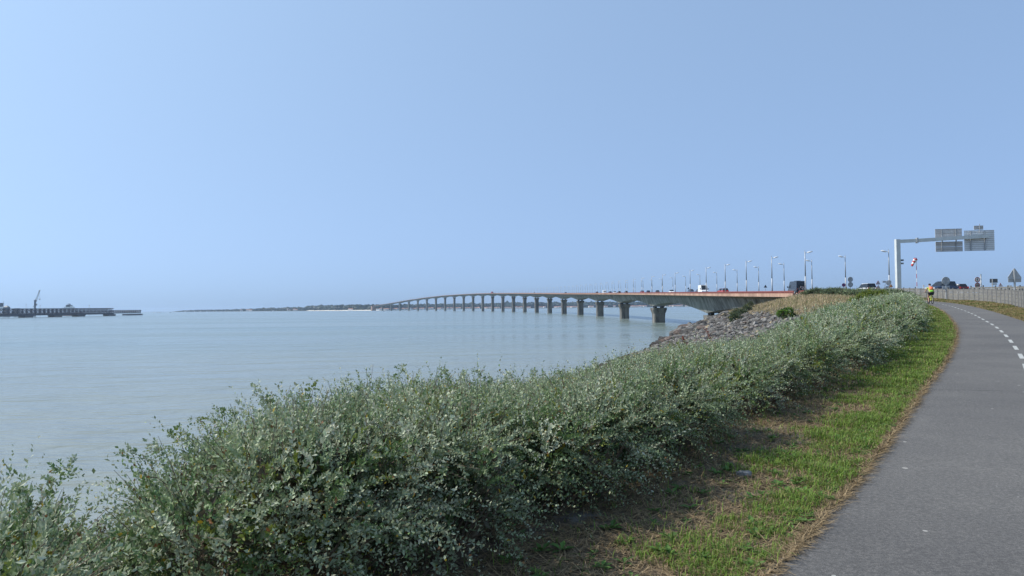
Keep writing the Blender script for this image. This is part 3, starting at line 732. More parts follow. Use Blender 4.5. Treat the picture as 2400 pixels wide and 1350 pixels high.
# stacked warning triangles
def tri(c, r): return [(c[0] + r * math.sin(a), c[1] + r * math.cos(a)) for a in (0, 2 * PI / 3, 4 * PI / 3)]
def warn(t, z, r, mark):
    MB().prism(tri((0, z), r), -.03, 0).obj('sign_plate', M['signred'], t); f = MB().prism(tri((0, z), r * .68), -.036, -.031).obj('sign_face', M['signwhite'], t)
    mk = MB()
    if mark == '!': mk.box((0, -.038, z + .06 * r / .4), (.07 * r / .4, .006, .2 * r / .4)).box((0, -.038, z - .1 * r / .4), (.07 * r / .4, .006, .06 * r / .4))
    else: mk.prism([(-.10, z - .08), (-.04, z - .10), (.02, z + .12), (-.03, z + .13)], -.041, -.037).prism([(.03, z + .05), (.12, z), (.10, z - .06), (.02, z - .02)], -.041, -.037)
    mk.obj('emblem', M['black'], t)
t, z = sign_thing('warning_sign', 'two red edged warning triangles stacked on one post among the shrubs', 2058, 663.5, 100)
pole_to_ground(t, z - .1, 0, .035)
warn(t, z, .36, 'wind'); warn(t, z - .62, .36, 'wind')
t, z = sign_thing('warning_sign', 'small warning triangle on a striped stand near the dark panel', 2345, 668.5, 116)
warn(t, z, .37, '!'); mm = MB()
mm.prism(tri((0, z - .66), .34), -.02, 0).obj('lower_plate', M['cornice'], t); pole_to_ground(t, z - .2, 0, .03)
# octagonal back, orange triangle and small panel by the lamp
t, z = sign_thing('road_sign', 'octagonal grey sign back with a corner plate, left of the gantry post', 2083, 663, 95)
pole_to_ground(t, z + .36, 0, .04); MB().prism([(.34 * math.cos(a), z + .34 * math.sin(a)) for a in np.arange(PI / 8, 2 * PI, PI / 4)], .02, .05).prism([(.05, z + .28), (.36, z + .28), (.36, z), (.05, z)], .055, .08).obj('sign_plate', M['signback'], t)
MB().box((-.12, 0, z - .52), (.5, .03, .16)).obj('lower_plate', M['darksteel'], t)
t, z = sign_thing('warning_sign', 'orange triangle sign below the octagonal sign back', 2088.5, 670.5, 92)
pole_to_ground(t, z - .1, 0, .03); MB().prism(tri((0, z), .26), -.03, 0).obj('sign_plate', M['orange'], t); MB().prism([(-.03, z - .08), (.03, z - .08), (.05, z + .06), (-.05, z + .06)], -.036, -.031).obj('emblem', M['darksteel'], t)
t, z = sign_thing('direction_plate', 'small grey rectangular plate fixed to the near lamp pole', 2073, 660.5, 121)
MB().box((0, 0, z), (.62, .03, .3)).box((.05, .02, z), (.5, .02, .05)).obj('sign_plate', M['signback'], t); MB().cyl((.15, .05, 0), (.15, .05, z + .1), .03).obj('post', M['polegrey'], t)
# big round back
t, z = sign_thing('road_sign', 'large single round grey sign back above the fence', 2217, 658.5, 75)
pole_to_ground(t, z + .1, 0, .06); backdisc(t, z, .41); MB().box((0, .03, z - .66), (.75, .03, .36)).box((0, 0.0, z - .66), (.6, .03, .04)).obj('lower_plate', M['signback'], t)
# no pedestrians + no cycles facing the viewer
t, z = sign_thing('road_sign', 'no pedestrians sign above a no cycles sign, red rings, facing the viewer', 2290.3, 655.5, 112)
pole_to_ground(t, z + .3, 0, .04, M['darksteel'])
for k, dz in ((0, 0), (1, -.83)):
    c = (0, z + dz); MB().disc(c, .39, -.04, -.0, 28).obj('sign_plate', M['signwhite'] if k == 0 else plain('grey_sign_face', (.30, .27, .26)), t)  # lower disc has a darker grey face than the upper
    MB().ring(c, .29, .395, -.05, -.04, 28).obj('ring', M['signred'], t); e = MB(); zz = z + dz
    if k == 0:
        e.disc((.0, zz + .19), .045, -.05, -.041, 10).prism([(-.05, zz + .13), (.05, zz + .13), (.04, zz - .04), (-.05, zz - .04)], -.05, -.041)
        e.prism([(-.05, zz - .04), (.0, zz - .04), (-.09, zz - .25), (-.14, zz - .25)], -.05, -.041).prism([(-.01, zz - .04), (.04, zz - .04), (.12, zz - .25), (.07, zz - .25)], -.05, -.041)
        e.prism([(-.05, zz + .12), (-.03, zz + .08), (-.13, zz - .02), (-.15, zz + .02)], -.05, -.041).prism([(.03, zz + .12), (.05, zz + .12), (.12, zz + .01), (.09, zz - .01)], -.05, -.041)
    else:
        for x in (-.11, .11): e.ring((x, zz - .05), .06, .085, -.05, -.041, 14)
        e.prism([(-.11, zz - .06), (-.10, zz - .04), (.0, zz + .08), (.02, zz + .06)], -.05, -.041).prism([(-.06, zz + .05), (.08, zz + .05), (.08, zz + .07), (-.06, zz + .07)], -.05, -.041).prism([(.07, zz + .1), (.1, zz + .1), (.13, zz - .05), (.1, zz - .05)], -.05, -.041)
    e.obj('emblem', M['black'], t)
# edge-on triangle and disc
t, z = sign_thing('road_sign', 'tall post with a triangle and a disc sign seen edge on', 2299.5, 655, 108, math.radians(72))
pole_to_ground(t, z + .8, 0, .05, plain('green_post', (.12, .17, .14), .6)); MB().prism(tri((0, z + .35), .42), .05, .08).obj('sign_plate', M['signback'], t); MB().disc((0, z - .35), .35, .05, .08).obj('sign_plate', M['signback'], t); MB().box((0, .06, z - .85), (.5, .03, .2)).obj('lower_plate', M['signback'], t)
# dark rectangular panel
t, z = sign_thing('information_panel', 'dark rectangular panel back on a post with a small plate beneath', 2330, 658, 125)
pole_to_ground(t, z + .3, -.3, .08); MB().box((0, .12, z), (1.3, .06, .66)).obj('sign_plate', plain('dark_panel', (.10, .11, .125), .6), t); MB().box((-.3, .07, z), (.06, .04, .7)).obj('rail', M['galv'], t); MB().box((.05, .1, z - .55), (.9, .04, .26)).obj('lower_plate', M['signback'], t)
# big triangle back with plate
t, z = sign_thing('warning_sign', 'big triangular grey sign back over a rectangular plate at the right edge', 2378.5, 647, 58)
pole_to_ground(t, z + .5, -.03, .075, M['galv'])
MB().prism([(-.07, z + .57), (.07, z + .57), (.53, z - .1), (.53, z - .17), (-.53, z - .17), (-.53, z - .1)], .03, .06).obj('sign_plate', M['signback'], t)
MB().box((0, .045, z - .33), (1.02, .03, .30)).obj('lower_plate', M['signback'], t)
MB().box((0, .005, z - .2), (1.0, .04, .035)).box((-.03, .0, z + .1), (.05, .05, 1.0)).obj('rail', M['galv'], t)

# triangular sign backs beside the bridge carriageway
for px, h, lab in ((1794, 1.75, 'dark triangular sign back on the viaduct just left of the camper van'), (1613.5, 1.95, 'small dark triangular sign back on the viaduct left of the white van')):
    sb, p = on_deck(px, 5.6, -60, 300); t = thing('warning_sign', lab, 'sign', p, -head(sb))
    MB().cyl((0, 0, 0), (0, 0, h), .05, n=8).obj('post', M['polegrey'], t); MB().prism(tri((0, h), .5), -.06, -.03).obj('sign_plate', M['darksteel'], t)
# windsock
def windsock():
    p = at(2147.5, 604, 140); g = float(ZR(131)) - .1; t = thing('windsock', 'red and white windsock hanging from a striped pole', 'windsock', (p.x, 140, g))
    H_ = p.z - g; n = 9
    for i in range(n):
        MB().cyl((0, 0, H_ * i / n + .0005 * i), (0, 0, H_ * (i + 1) / n), .05, n=8).obj('pole_band', M['red' if (n - i) % 2 else 'white'], t)
    a = Vector((-.12, 0, H_ - .25)); b = Vector((-.85, 0, H_ - 1.55)); n = 5
    for i in range(n):
        rg = []
        for f in (i / n, (i + .5) / n, (i + 1) / n):
            c = a.lerp(b, f) + Vector((0, 0, .12 * math.sin(PI * f))); r_ = .36 - .17 * f; d = (b - a).normalized(); e1 = Vector((0, 1, 0)); e2 = d.cross(e1)
            rg.append([c + (e1 * math.cos(q) + e2 * math.sin(q)) * r_ * (1 + .08 * math.sin(3 * q + 5 * f)) for q in np.linspace(0, 2 * PI, 12, endpoint=False)])
        MB().loft(rg, cap=False).obj('sock_band', M['red' if i % 2 == 0 else 'signwhite'], t, True)
    MB().ring((-.2, H_ - .25), .3, .33, -.02, .02, 16).obj('hoop', M['darksteel'], t)
windsock()

# gantry
def gantry():
    base = at(2106, 688, 94); g = float(ground(base.x, 94)); top = at(2106, 561, 94).z - g
    t = thing('sign_gantry', 'grey steel cantilever gantry arm carrying the backs of road direction signs', 'gantry', (base.x, 94, g - .1))
    top += .1
    MB().box((0, 0, top / 2), (.52, .5, top)).box((0, 0, .25), (.9, .9, .5)).obj('post', M['gal2'], t)
    # arm heads right and slightly towards the viewer
    d = Vector((1, -.16, 0)).normalized(); zt = top - .26
    def ap(x, dz=0, dy=0): return Vector((d.x * x, d.y * x + dy, zt + dz))
    MB().beam(ap(.29), ap(2.3, .06), .42, .40).obj('arm', M['gal2'], t)
    MB().box(ap(2.3, .06), (.16, .62, .66), math.atan2(d.y, d.x)).obj('flange', M['polegrey'], t)
    rz = math.atan2(d.y, d.x)
    def px2x(px):
        v = ray(px, 570); lo, hi = 0, 14
        for _ in range(40):
            m = (lo + hi) / 2; wp = np.array(t.location) + np.array(ap(m)); x_ = 1200 + FPX * (wp @ RT) / (wp @ fw)
            lo, hi = (m, hi) if x_ < px else (lo, m)
        return lo
    def py2z(px, py):
        x = px2x(px); Y = 94 + d.y * x; return at(px, py, Y).z - t.location.z
    def panel(x0, x1, y0, y1, rib, m_):
        a, b = px2x(x0), px2x(x1); c = (a + b) / 2; mid = (x0 + x1) / 2; z1, z0 = py2z(mid, y0), py2z(mid, y1); L = b - a; z = (z0 + z1) / 2
        ctr = Vector((d.x * c, d.y * c + .42, z))
        o = MB().box(ctr, (L, .05, z1 - z0), rz).obj('sign_panel', m_, t)
        rb = MB(); n = max(2, int((z1 - z0) / rib))
        for k in range(n + 1):
            zz = z0 + .03 + (z1 - z0 - .06) * k / n; rb.box(ctr + Vector((0, -.045, zz - z)), (L - .01, .04, .035), rz)
        rb.obj('rib', M['galv'], o)
        return a, b
    xe = px2x(2317); MB().beam(ap(2.3, .06), ap(xe, .06 + .4 * (xe - 2.3) / 9.8), .36, .42).obj('arm', M['gal2'], t)
    P2 = plain('sign_panel_back', (.56, .54, .53), .6, .1, .1, 3); P3 = plain('sign_panel_back_light', (.74, .75, .76), .5, .1, .08, 3)
    panel(2196.5, 2259.5, 535.5, 556.5, .42, P2); panel(2197, 2260.5, 565.5, 577.5, .5, P2); panel(2197, 2260.5, 578.2, 589, .45, P2)
    panel(2264.5, 2335.5, 539, 587, .24, P3); panel(2288, 2310, 528, 537.4, .3, P2)
    for px, ya, yb in ((2211, 537, 588.5), (2244, 536, 588.5), (2279, 541, 587), (2312, 540, 587)):
        x = px2x(px); za, zb = py2z(px, yb), py2z(px, ya); q = Vector((d.x * x, d.y * x + .29, (za + zb) / 2)); MB().box(q, (.13, .1, zb - za), rz).obj('bracket', M['polegrey'], t)
    x = px2x(2300); q = Vector((d.x * x, d.y * x + .29, py2z(2300, 534))); MB().box(q, (.05, .1, 1.1), rz).obj('bracket', M['polegrey'], t)
    for py, zz in ((610, 0), (617.5, 0)):
        z = at(2114, py, 94).z - t.location.z
        l = thing('floodlight', 'dark floodlight clamped on the gantry post, ' + ('upper one' if py < 613 else 'lower one'), 'floodlight', t.location + Vector((.26, -.1, z)))
        MB().beam((0, 0, -.05), (.14, 0, -.02), .04, .04).obj('bracket', M['polegrey'], l); MB().box((.24, -.02, 0), (.28, .22, .2), .5).obj('housing', M['darksteel'] if py < 613 else M['galv'], l); MB().box((.20, -.15, 0), (.2, .02, .15), .5).obj('lens', M['glass'], l)
M['gal2'] = plain('gantry_steel', (.60, .62, .60), .5, .1, .10, 1.5)
gantry()

# ---------------------------------------------------------------- fences
def wood_mat(name, c):
    n = N(name); v = n.noise(2.2, n.coord((1, 1, .3)), 6, .65); v2 = n.noise(18, n.coord((1, 1, .1)), 4, .7); v3 = n.noise(1.6, n.coord((.4, .4, 3)), 3)
    a = n.ramp(v2, [(.3, tuple(x * .6 for x in c)), (.55, c), (.75, tuple(x * 1.35 for x in c))])
    a = n.mix(.5, a, n.ramp(v, [(.35, (.75, .72, .68)), (.65, (1.2, 1.16, 1.1))]), 'MULTIPLY')
    n.base(n.mix(.5, a, n.ramp(v3, [(.4, (.75, .75, .75)), (.55, (1.05, 1.03, 1.0))]), 'MULTIPLY')); n.rough(.9, .1); n.bump(v2, .4, .01); return n.m
M['fence'] = wood_mat('weathered_fence_wood', (.215, .213, .205)); M['fpost'] = plain('fence_post_grey', (.12, .122, .122), .8)
def fence(name, label, line, h, step, posth, gap=0.0, rails=2):
    """line: function of t in 0..1 giving x,y"""
    L = 0; pts = []; tt = np.linspace(0, 1, 400); P_ = np.array([line(q) for q in tt]); cum = np.r_[0, np.cumsum(np.hypot(*np.diff(P_, axis=0).T))]
    n = int(cum[-1] / step); ks = [np.array([np.interp(cum[-1] * i / n, cum, P_[:, 0]), np.interp(cum[-1] * i / n, cum, P_[:, 1])]) for i in range(n + 1)]
    z = [float(ground(*k, bumps=False)) for k in ks]
    t = thing(name, label, 'fence', (ks[0][0], ks[0][1], z[0])); o0 = t.location.copy()
    for i, k in enumerate(ks):
        hh = posth * (1 + rng.uniform(-.05, .06)); ang = rng.uniform(0, .3)
        MB().box(Vector((k[0], k[1], z[i] + hh / 2 - .15)) - o0, (.1, .1, hh + .3), ang).obj('fence_post', M['fpost'], t)
    for i in range(n):
        a, b = ks[i], ks[i + 1]; dd = (b - a) / np.linalg.norm(b - a); a2, b2 = a + dd * .06, b - dd * .06; pm = MB()
        nb = 4; hz = (h - gap) / nb
        for j in range(nb):
            za = z[i] + .04 + gap + j * hz + hz / 2; zb = z[i + 1] + .04 + gap + j * hz + hz / 2; q = rng.uniform(-.012, .012)
            pm.beam(Vector((a2[0], a2[1] + q, za)) - o0, Vector((b2[0], b2[1] + q, zb)) - o0, .03, hz - .018)
        pm.beam(Vector((a2[0], a2[1], z[i] + h + .06)) - o0, Vector((b2[0], b2[1], z[i + 1] + h + .06)) - o0, .07, .05)
        pm.obj('fence_panel', M['fence'], t)
FL = smoothtab([(20, 15.5), (40, 27.6), (45, 31), (55, 36.3), (66, 41), (78, 44.6), (88, 46.6), (96, 47.2), (125, 47.5)], 8)
fence('wooden_fence', 'front grey weathered board fence along the cycle path', lambda q: (float(FL(34 + q * 62)), 34 + q * 62), 1.0, 1.8, 1.16)
FB = smoothtab([(20, 25), (40, 37), (52, 42.3), (62, 46), (70, 48.4), (78, 49.2), (100, 49.3)], 8)
fence('wooden_fence', 'rear grey fence with taller dark posts behind the front fence', lambda q: (float(FB(44 + q * 36)), 44 + q * 36), .62, 2.1, .86, .1)

# ---------------------------------------------------------------- small things on the right
t, z = sign_thing('utility_cabinet', 'white utility box on legs behind the fence at right', 2366, 673, 100); t['category'] = 'cabinet'
MB().box((0, 0, z), (.42, .35, .5)).obj('housing', M['white'], t); MB().box((0, -.19, z), (.36, .02, .42)).obj('door', M['signwhite'], t); MB().cyl((-.12, 0, 0), (-.12, 0, z - .24), .03).obj('leg', M['galv'], t); MB().cyl((.12, 0, 0), (.12, 0, z - .24), .03).obj('leg', M['galv'], t)
t, z = sign_thing('bollard', 'thick white bollard with a cap behind the fence', 2245.5, 668, 118); t['category'] = 'bollard'
MB().cyl((0, 0, 0), (0, 0, z - .1), .16, .15, 12).obj('body', M['white'], t); MB().cyl((0, 0, z - .09), (0, 0, z + .02), .13, .13, 12).obj('band', M['darksteel'], t); MB().cyl((0, 0, z + .025), (0, 0, z + .14), .2, .17, 12).obj('cap', M['white'], t)
t, z = sign_thing('marker_post', 'slim white marker post above the fence, left of the cyclist', 2164.5, 668, 120); t['category'] = 'post'
MB().box((0, 0, z / 2), (.14, .08, z)).obj('body', M['white'], t); MB().box((0, -.045, z - .15), (.13, .012, .12)).obj('reflector', M['signred'], t)
p = at(2398, 676, 112); g = float(ground(p.x, 112))
t = thing('low_wall', 'long tan low wall at the right edge behind the fences', 'wall', (p.x + 6, 112, g)); h_ = at(2398, 672.5, 112).z - g
MB().box((0, 0, h_ / 2), (14, .3, h_)).obj('wall', plain('tan_render', (.46, .36, .25), .9), t); MB().box((0, 0, h_ + .053), (14.1, .4, .1)).obj('coping', plain('pale_coping', (.55, .45, .33), .9), t)

# ---------------------------------------------------------------- leaves
def twig_leaves(P0, D, Lt, K, size, asp, pal, colvar=.25, arch=.3, spread=.9, curl=0.0):
    """K leaves on each twig starting at P0 (n,3) along D, length Lt (n,). returns V,F,C and twig tip paths"""
    n = len(P0)
    t = (np.arange(K) + .6) / K * np.ones((n, 1)); t = np.clip(t + rng.uniform(-.4 / K, .4 / K, (n, K)), .02, 1)
    side = np.cross(D, np.array([0, 0, 1.])); side /= np.linalg.norm(side, axis=1, keepdims=True) + 1e-6
    bend = (np.array([0, 0, -1.]) * arch + rng.standard_normal((n, 3)) * .22)
    twig_leaves.bend = bend
    pos = P0[:, None] + D[:, None] * (Lt[:, None, None] * t[..., None]) + bend[:, None] * (Lt[:, None, None] * (t ** 2)[..., None])
    tan = D[:, None] + 2 * bend[:, None] * t[..., None]; tan /= np.linalg.norm(tan, axis=2, keepdims=True)
    az = rng.uniform(0, 2 * PI, (n, 1)) + np.arange(K) * 2.4 + rng.uniform(-.5, .5, (n, K))
    a = np.cross(tan, np.broadcast_to(np.array([.31, .77, .55]), tan.shape)); a /= np.linalg.norm(a, axis=2, keepdims=True); b = np.cross(tan, a)
    out = a * np.cos(az)[..., None] + b * np.sin(az)[..., None]
    ld = out * spread + tan * .75 + np.array([0, 0, .35]); ld /= np.linalg.norm(ld, axis=2, keepdims=True)
    nr = rng.standard_normal((n, K, 3)) * .32 + np.cross(ld, np.cross(tan, ld)); wv = np.cross(ld, nr); wv /= np.linalg.norm(wv, axis=2, keepdims=True) + 1e-6
    sz = size * rng.uniform(.6, 1.25, (n, K)) * (1 - .35 * t); L = sz[..., None]
    nn = np.cross(wv, ld)
    v0 = pos; v1 = pos + ld * L * .5 + wv * L * asp * .5 + nn * L * .08; v2 = pos + ld * L; v3 = pos + ld * L * .5 - wv * L * asp * .5 + nn * L * .08
    V = np.stack([v0, v1, v2, v3], 2).reshape(-1, 3); F = np.arange(len(V)).reshape(-1, 4)
    return V, F, t.ravel(), n * K
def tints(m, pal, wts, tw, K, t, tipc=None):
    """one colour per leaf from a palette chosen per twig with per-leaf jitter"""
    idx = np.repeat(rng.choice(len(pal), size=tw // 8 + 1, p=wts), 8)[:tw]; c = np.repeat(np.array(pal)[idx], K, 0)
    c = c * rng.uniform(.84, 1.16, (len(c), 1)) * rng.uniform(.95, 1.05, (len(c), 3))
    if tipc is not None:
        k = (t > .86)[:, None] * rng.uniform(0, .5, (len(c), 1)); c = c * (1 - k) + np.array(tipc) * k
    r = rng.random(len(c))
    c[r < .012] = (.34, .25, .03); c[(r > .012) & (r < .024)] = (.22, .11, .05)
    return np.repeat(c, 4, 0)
PAL = [(.270, .335, .180), (.365, .415, .265), (.145, .222, .082), (.480, .510, .365), (.215, .260, .055)]
WT = [.36, .27, .18, .12, .07]

SIL = I([(-900, 1330), (-300, 1260), (0, 1185), (60, 1155), (150, 1130), (195, 1260), (250, 1275), (300, 1120), (420, 1040), (500, 990), (590, 925), (650, 945), (730, 920), (800, 910), (940, 872), (1050, 880), (1130, 880), (1250, 890), (1400, 860), (1500, 830), (1620, 806), (1780, 803), (1850, 765), (1950, 724), (2050, 699), (2100, 689), (2160, 690), (2400, 690)])
def crest(x, y):                                             # height of the hedge crest read off the photograph for this bearing
    px = 1200 + FPX * x / max(y, .5); v = ray(px, float(SIL(px))); return v[2] / v[1] * y
def mounds_in(ya, yb, sp, w_of, hfun, wob=.25):
    out = []; y = ya
    while y < yb:
        hr = float(HR(y)); wd = w_of(y); k = max(1, int(round(wd / sp)))
        for j in range(k):
            u = (j + .5) * wd / k + rng.uniform(-.2, .2) * sp + float(np.interp(y, [5.5, 7.5, 24, 36], [.3, .1, .1, .3])) * sp + .05
            yy = y + rng.uniform(-wob, wob) * sp; x = float(HR(yy)) - u
            lump = math.sin(x * 2.6 / max(1, sp * 1.3) + yy * 1.4 / max(1, sp * 1.3) + 1.3) * math.sin(yy * 2.3 / max(1, sp * 1.3) - x * 1.1) ; h = hfun(yy, u) * rng.uniform(.86, 1.1) * (1 + .32 * lump)
            if lump < -.58 and rng.random() < .8: continue
            r = sp * rng.uniform(.72, .95)
            g = float(ground(x, yy, False)); h = min(h, crest(x, yy) - g - float(np.interp(yy, [3, 8, 13, 20, 40, 80], [.27, .27, .24, .24, .26, .3])))
            if h > .22: out.append((x, yy, g, r * min(1, .55 + h * .5), h))
        y += sp * .82 / math.hypot(1, .6)
    return out
def shrub_mass(name, label, mounds, dens, K, size, tl, fill, cat='shrub', pal=PAL, wts=WT, asp=.56, group=None, bare=0, stray=.05, low=.12):
    mo = np.array(mounds); loc = Vector((float(mo[:, 0].mean()), float(mo[:, 1].mean()), float(mo[:, 2].mean())))
    t = thing(name, label, cat, loc, 0, group); L0 = np.array(loc)
    Cn = mo[:, :3] + np.c_[np.zeros(len(mo)), np.zeros(len(mo)), mo[:, 4] * .48]; A = np.c_[mo[:, 3], mo[:, 3], mo[:, 4] * .52]
    def shell(den, f0, f1, lowcut):
        ar = 4 * PI * (A[:, 0] * A[:, 2]) * .9; n = (ar * den).astype(int) + 1; idx = np.repeat(np.arange(len(mo)), n)
        CL = 9; cl_ = np.arange(len(idx)) // CL
        dc = rng.standard_normal((cl_[-1] + 1, 3)); fc = rng.uniform(f0, f1, cl_[-1] + 1) - .14 * (rng.random(cl_[-1] + 1) < .35)
        d = dc[cl_] / np.linalg.norm(dc[cl_], axis=1, keepdims=True) + rng.standard_normal((len(idx), 3)) * .13; d[:, 2] = np.where(d[:, 2] < -.55, -d[:, 2], d[:, 2]); d /= np.linalg.norm(d, axis=1, keepdims=True)
        f = (fc[cl_] + rng.uniform(-.05, .05, len(idx))) * (1 + .14 * np.sin(d[:, 0] * 5 + idx) * np.sin(d[:, 1] * 6 + idx * 2.1) + .1 * np.sin(d[:, 2] * 7 + idx))
        P_ = Cn[idx] + d * A[idx] * f[:, None]; nrm = d / A[idx]; nrm /= np.linalg.norm(nrm, axis=1, keepdims=True)
        keep = P_[:, 2] > mo[idx, 2] + lowcut
        # drop points deep in neighbouring mounds
        for a in range(0, len(P_), 20000):
            q = P_[a:a + 20000]; k2 = np.zeros(len(q), bool)
            near = np.argsort(np.abs(mo[:, 1] - q[:, 1].mean()))[:200]
            for m in near:
                e = ((q - Cn[m]) / A[m]); k2 |= ((e * e).sum(1) < (.62 * f0) ** 2)
            keep[a:a + 20000] &= ~k2
        rel = (P_[:, 2] - mo[idx, 2]) / mo[idx, 4]; hol = np.sin(P_[:, 0] * 2.1 + P_[:, 1] * 1.3) * np.sin(P_[:, 1] * 1.7 - P_[:, 0]) + .5 * np.sin(P_[:, 0] * 4.3 - P_[:, 1] * 3.1)
        keep &= rng.random(len(P_)) < np.clip(.12 + (rel - .28 * np.clip(hol, -.3, 1)) * 1.7, 0, 1)
        return P_[keep], nrm[keep], idx[keep]
    Vs, Fs, Cs, nv = [], [], [], 0
    def put(V, F, C):
        nonlocal nv
        Vs.append(V - L0); Fs.append(F + nv); Cs.append(C); nv += len(V)
    # outer twigs
    P_, nr, _ = shell(dens * .95, .62, 1.06, low)
    D = nr * .85 + rng.standard_normal(nr.shape) * .42 + np.array([.1, -.05, .18]); D /= np.linalg.norm(D, axis=1, keepdims=True)
    Lt = tl * rng.uniform(.6, 1.25, len(P_)); V, F, tt, _n = twig_leaves(P_, D, Lt, K, size, asp, pal); put(V, F, tints(None, pal, wts, len(P_), K, tt, (.30, .27, .20)))
    tw0, twd, twl = P_, D, Lt
    # long stray shoots above the outline
    m = rng.random(len(P_)) < stray * (nr[:, 2] > .35)
    if m.any():
        D2 = nr[m] * .5 + rng.standard_normal((m.sum(), 3)) * .35 + np.array([-.1, 0, .9]); D2 /= np.linalg.norm(D2, axis=1, keepdims=True); L2 = tl * rng.uniform(.7, 1.25, m.sum())
        V, F, tt, _n = twig_leaves(P_[m], D2, L2, int(K * 1.6), size * .95, asp, pal, arch=.5, spread=.85); put(V, F, tints(None, pal, wts, m.sum(), int(K * 1.6), tt, (.32, .26, .19)))
    stray_paths = (P_[m], D2, L2, twig_leaves.bend) if m.any() else None
    # inner fill: leaves coloured dark so the gaps between sprays read as shade
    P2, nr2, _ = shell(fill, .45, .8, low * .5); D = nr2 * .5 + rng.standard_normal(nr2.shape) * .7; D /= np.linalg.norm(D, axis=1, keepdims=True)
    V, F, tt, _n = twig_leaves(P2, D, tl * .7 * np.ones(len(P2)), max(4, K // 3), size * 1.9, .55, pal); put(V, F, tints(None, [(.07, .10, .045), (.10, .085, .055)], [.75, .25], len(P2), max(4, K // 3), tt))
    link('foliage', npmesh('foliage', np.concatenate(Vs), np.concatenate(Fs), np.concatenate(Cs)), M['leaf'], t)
    # twigs: thin three sided bars
    if bare:
        B = []; k = rng.random(len(tw0)) < .35
        a = tw0[k] - twd[k] * .12; b = tw0[k] + twd[k] * (twl[k] * .8)[:, None]
        nb = int(bare * len(mo)); mi = rng.integers(0, len(mo), nb); ang = rng.uniform(0, 2 * PI, nb)
        s0 = np.c_[mo[mi, 0] + .25 * mo[mi, 3] * np.cos(ang), mo[mi, 1] + .25 * mo[mi, 3] * np.sin(ang), mo[mi, 2] - .03]
        s1 = np.c_[mo[mi, 0] + 1.0 * mo[mi, 3] * np.cos(ang + .6), mo[mi, 1] + 1.0 * mo[mi, 3] * np.sin(ang + .6), mo[mi, 2] + mo[mi, 4] * rng.uniform(.25, .75, nb)]
        a = np.r_[a, s0]; b = np.r_[b, s1]; r = np.r_[np.full(k.sum(), .0022), np.full(nb, .006)][:, None] * max(1, size / .03)
        if stray_paths is not None:
            q0, q1, q2, q3 = stray_paths; kn = [q0 + q1 * (q2 * t_)[:, None] + q3 * (q2 * t_ * t_)[:, None] for t_ in (0, .35, .7, 1)]
            a = np.r_[a, kn[0], kn[1], kn[2]]; b = np.r_[b, kn[1], kn[2], kn[3]]; r = np.r_[r, np.full((3 * len(q0), 1), .003 * max(1, size / .03))]
        d = b - a; d /= np.linalg.norm(d, axis=1, keepdims=True); x = np.cross(d, np.array([.2, .3, .93])); x /= np.linalg.norm(x, axis=1, keepdims=True); y = np.cross(d, x)
        ring = [x * r, (-.5 * x + .87 * y) * r, (-.5 * x - .87 * y) * r]
        V = np.stack([a + q for q in ring] + [b + q * .5 for q in ring], 1).reshape(-1, 3) - L0; i = np.arange(len(a))[:, None] * 6
        F = np.concatenate([np.c_[i + j, i + (j + 1) % 3, i + 3 + (j + 1) % 3, i + 3 + j] for j in range(3)])
        link('stem', npmesh('stem', V, F), M['twig'], t)
    return t

def hH(y, u):
    return float(np.interp(y, [3, 6, 9, 40, 76], [.93, .9, .72, .74, .8]) * np.interp(u, [0, .4, 1.2, 4, 8], [.9, 1.0, 1.03, 1.0, .9]))
near_w = lambda y: float(np.interp(y, [2, 5, 8, 14, 20, 40], [2.2, 2.7, 4.0, 6.0, 7.5, 8.0]))
allm = mounds_in(2.2, 7.9, .56, near_w, hH)
near, corner = [], []
for x, y, g, r, h in allm:                                   # the open gap between corner bush and hedge
    px, rp = 1200 + FPX * x / y, FPX / y
    if px > 345 and y > 2.6:
        r = min(r, (px - 335) / rp / .95)
        if r > .16: near.append((x, y, g, r, max(.2, min(h, crest(x - .4 * r, y) - g - .2))))
near += [(x, y, float(ground(x, y, False)), .3, max(.2, at(px, 1262, y).z - float(ground(x, y, False)) - .2)) for px, y in ((205, 3.6), (225, 4.0), (245, 3.5), (270, 4.2), (190, 4.1), (300, 3.8), (285, 3.4), (330, 3.5)) for x in ((px - 1200) / FPX * y,)]
corner += [(x, y, float(ground(x, y, False)), min(.42, (132 - 1200 - FPX * x / y) / FPX * y / .9), crest(x, y) - float(ground(x, y, False)) - .18) for x, y in ((-2.08, 3.0), (-2.3, 3.3), (-1.86, 2.6), (-2.65, 3.8), (-2.15, 3.3), (-1.66, 2.3), (-2.3, 2.9), (-2.55, 3.3), (-2.1, 2.7))]
shrub_mass('saltbush', 'silvery saltbush in the bottom left corner, apart from the long hedge', corner, 235, 26, .033, .34, 60, bare=34, group='silvery saltbushes beside the path', stray=.03)
shrub_mass('saltbush', 'biggest nearest silvery saltbush, with long shoots against the water', near, 230, 26, .033, .36, 60, bare=34, group='silvery saltbushes beside the path', stray=.035)
shrub_mass('saltbush', 'second silvery saltbush from the viewer, bulging out over the bare soil', mounds_in(8.3, 12.9, .72, near_w, hH), 170, 22, .038, .36, 45, bare=22, group='silvery saltbushes beside the path', stray=.03)
shrub_mass('saltbush', 'middle silvery saltbush with a dark hollow at its foot beside the grass', mounds_in(13.5, 19.6, .85, near_w, hH), 95, 20, .052, .38, 28, bare=10, group='silvery saltbushes beside the path', stray=.02)
shrub_mass('saltbush', 'long silvery saltbush bank where the path bends', mounds_in(20.2, 38, 1.05, near_w, hH), 48, 16, .078, .42, 14, bare=6, group='silvery saltbushes beside the path', stray=.02)
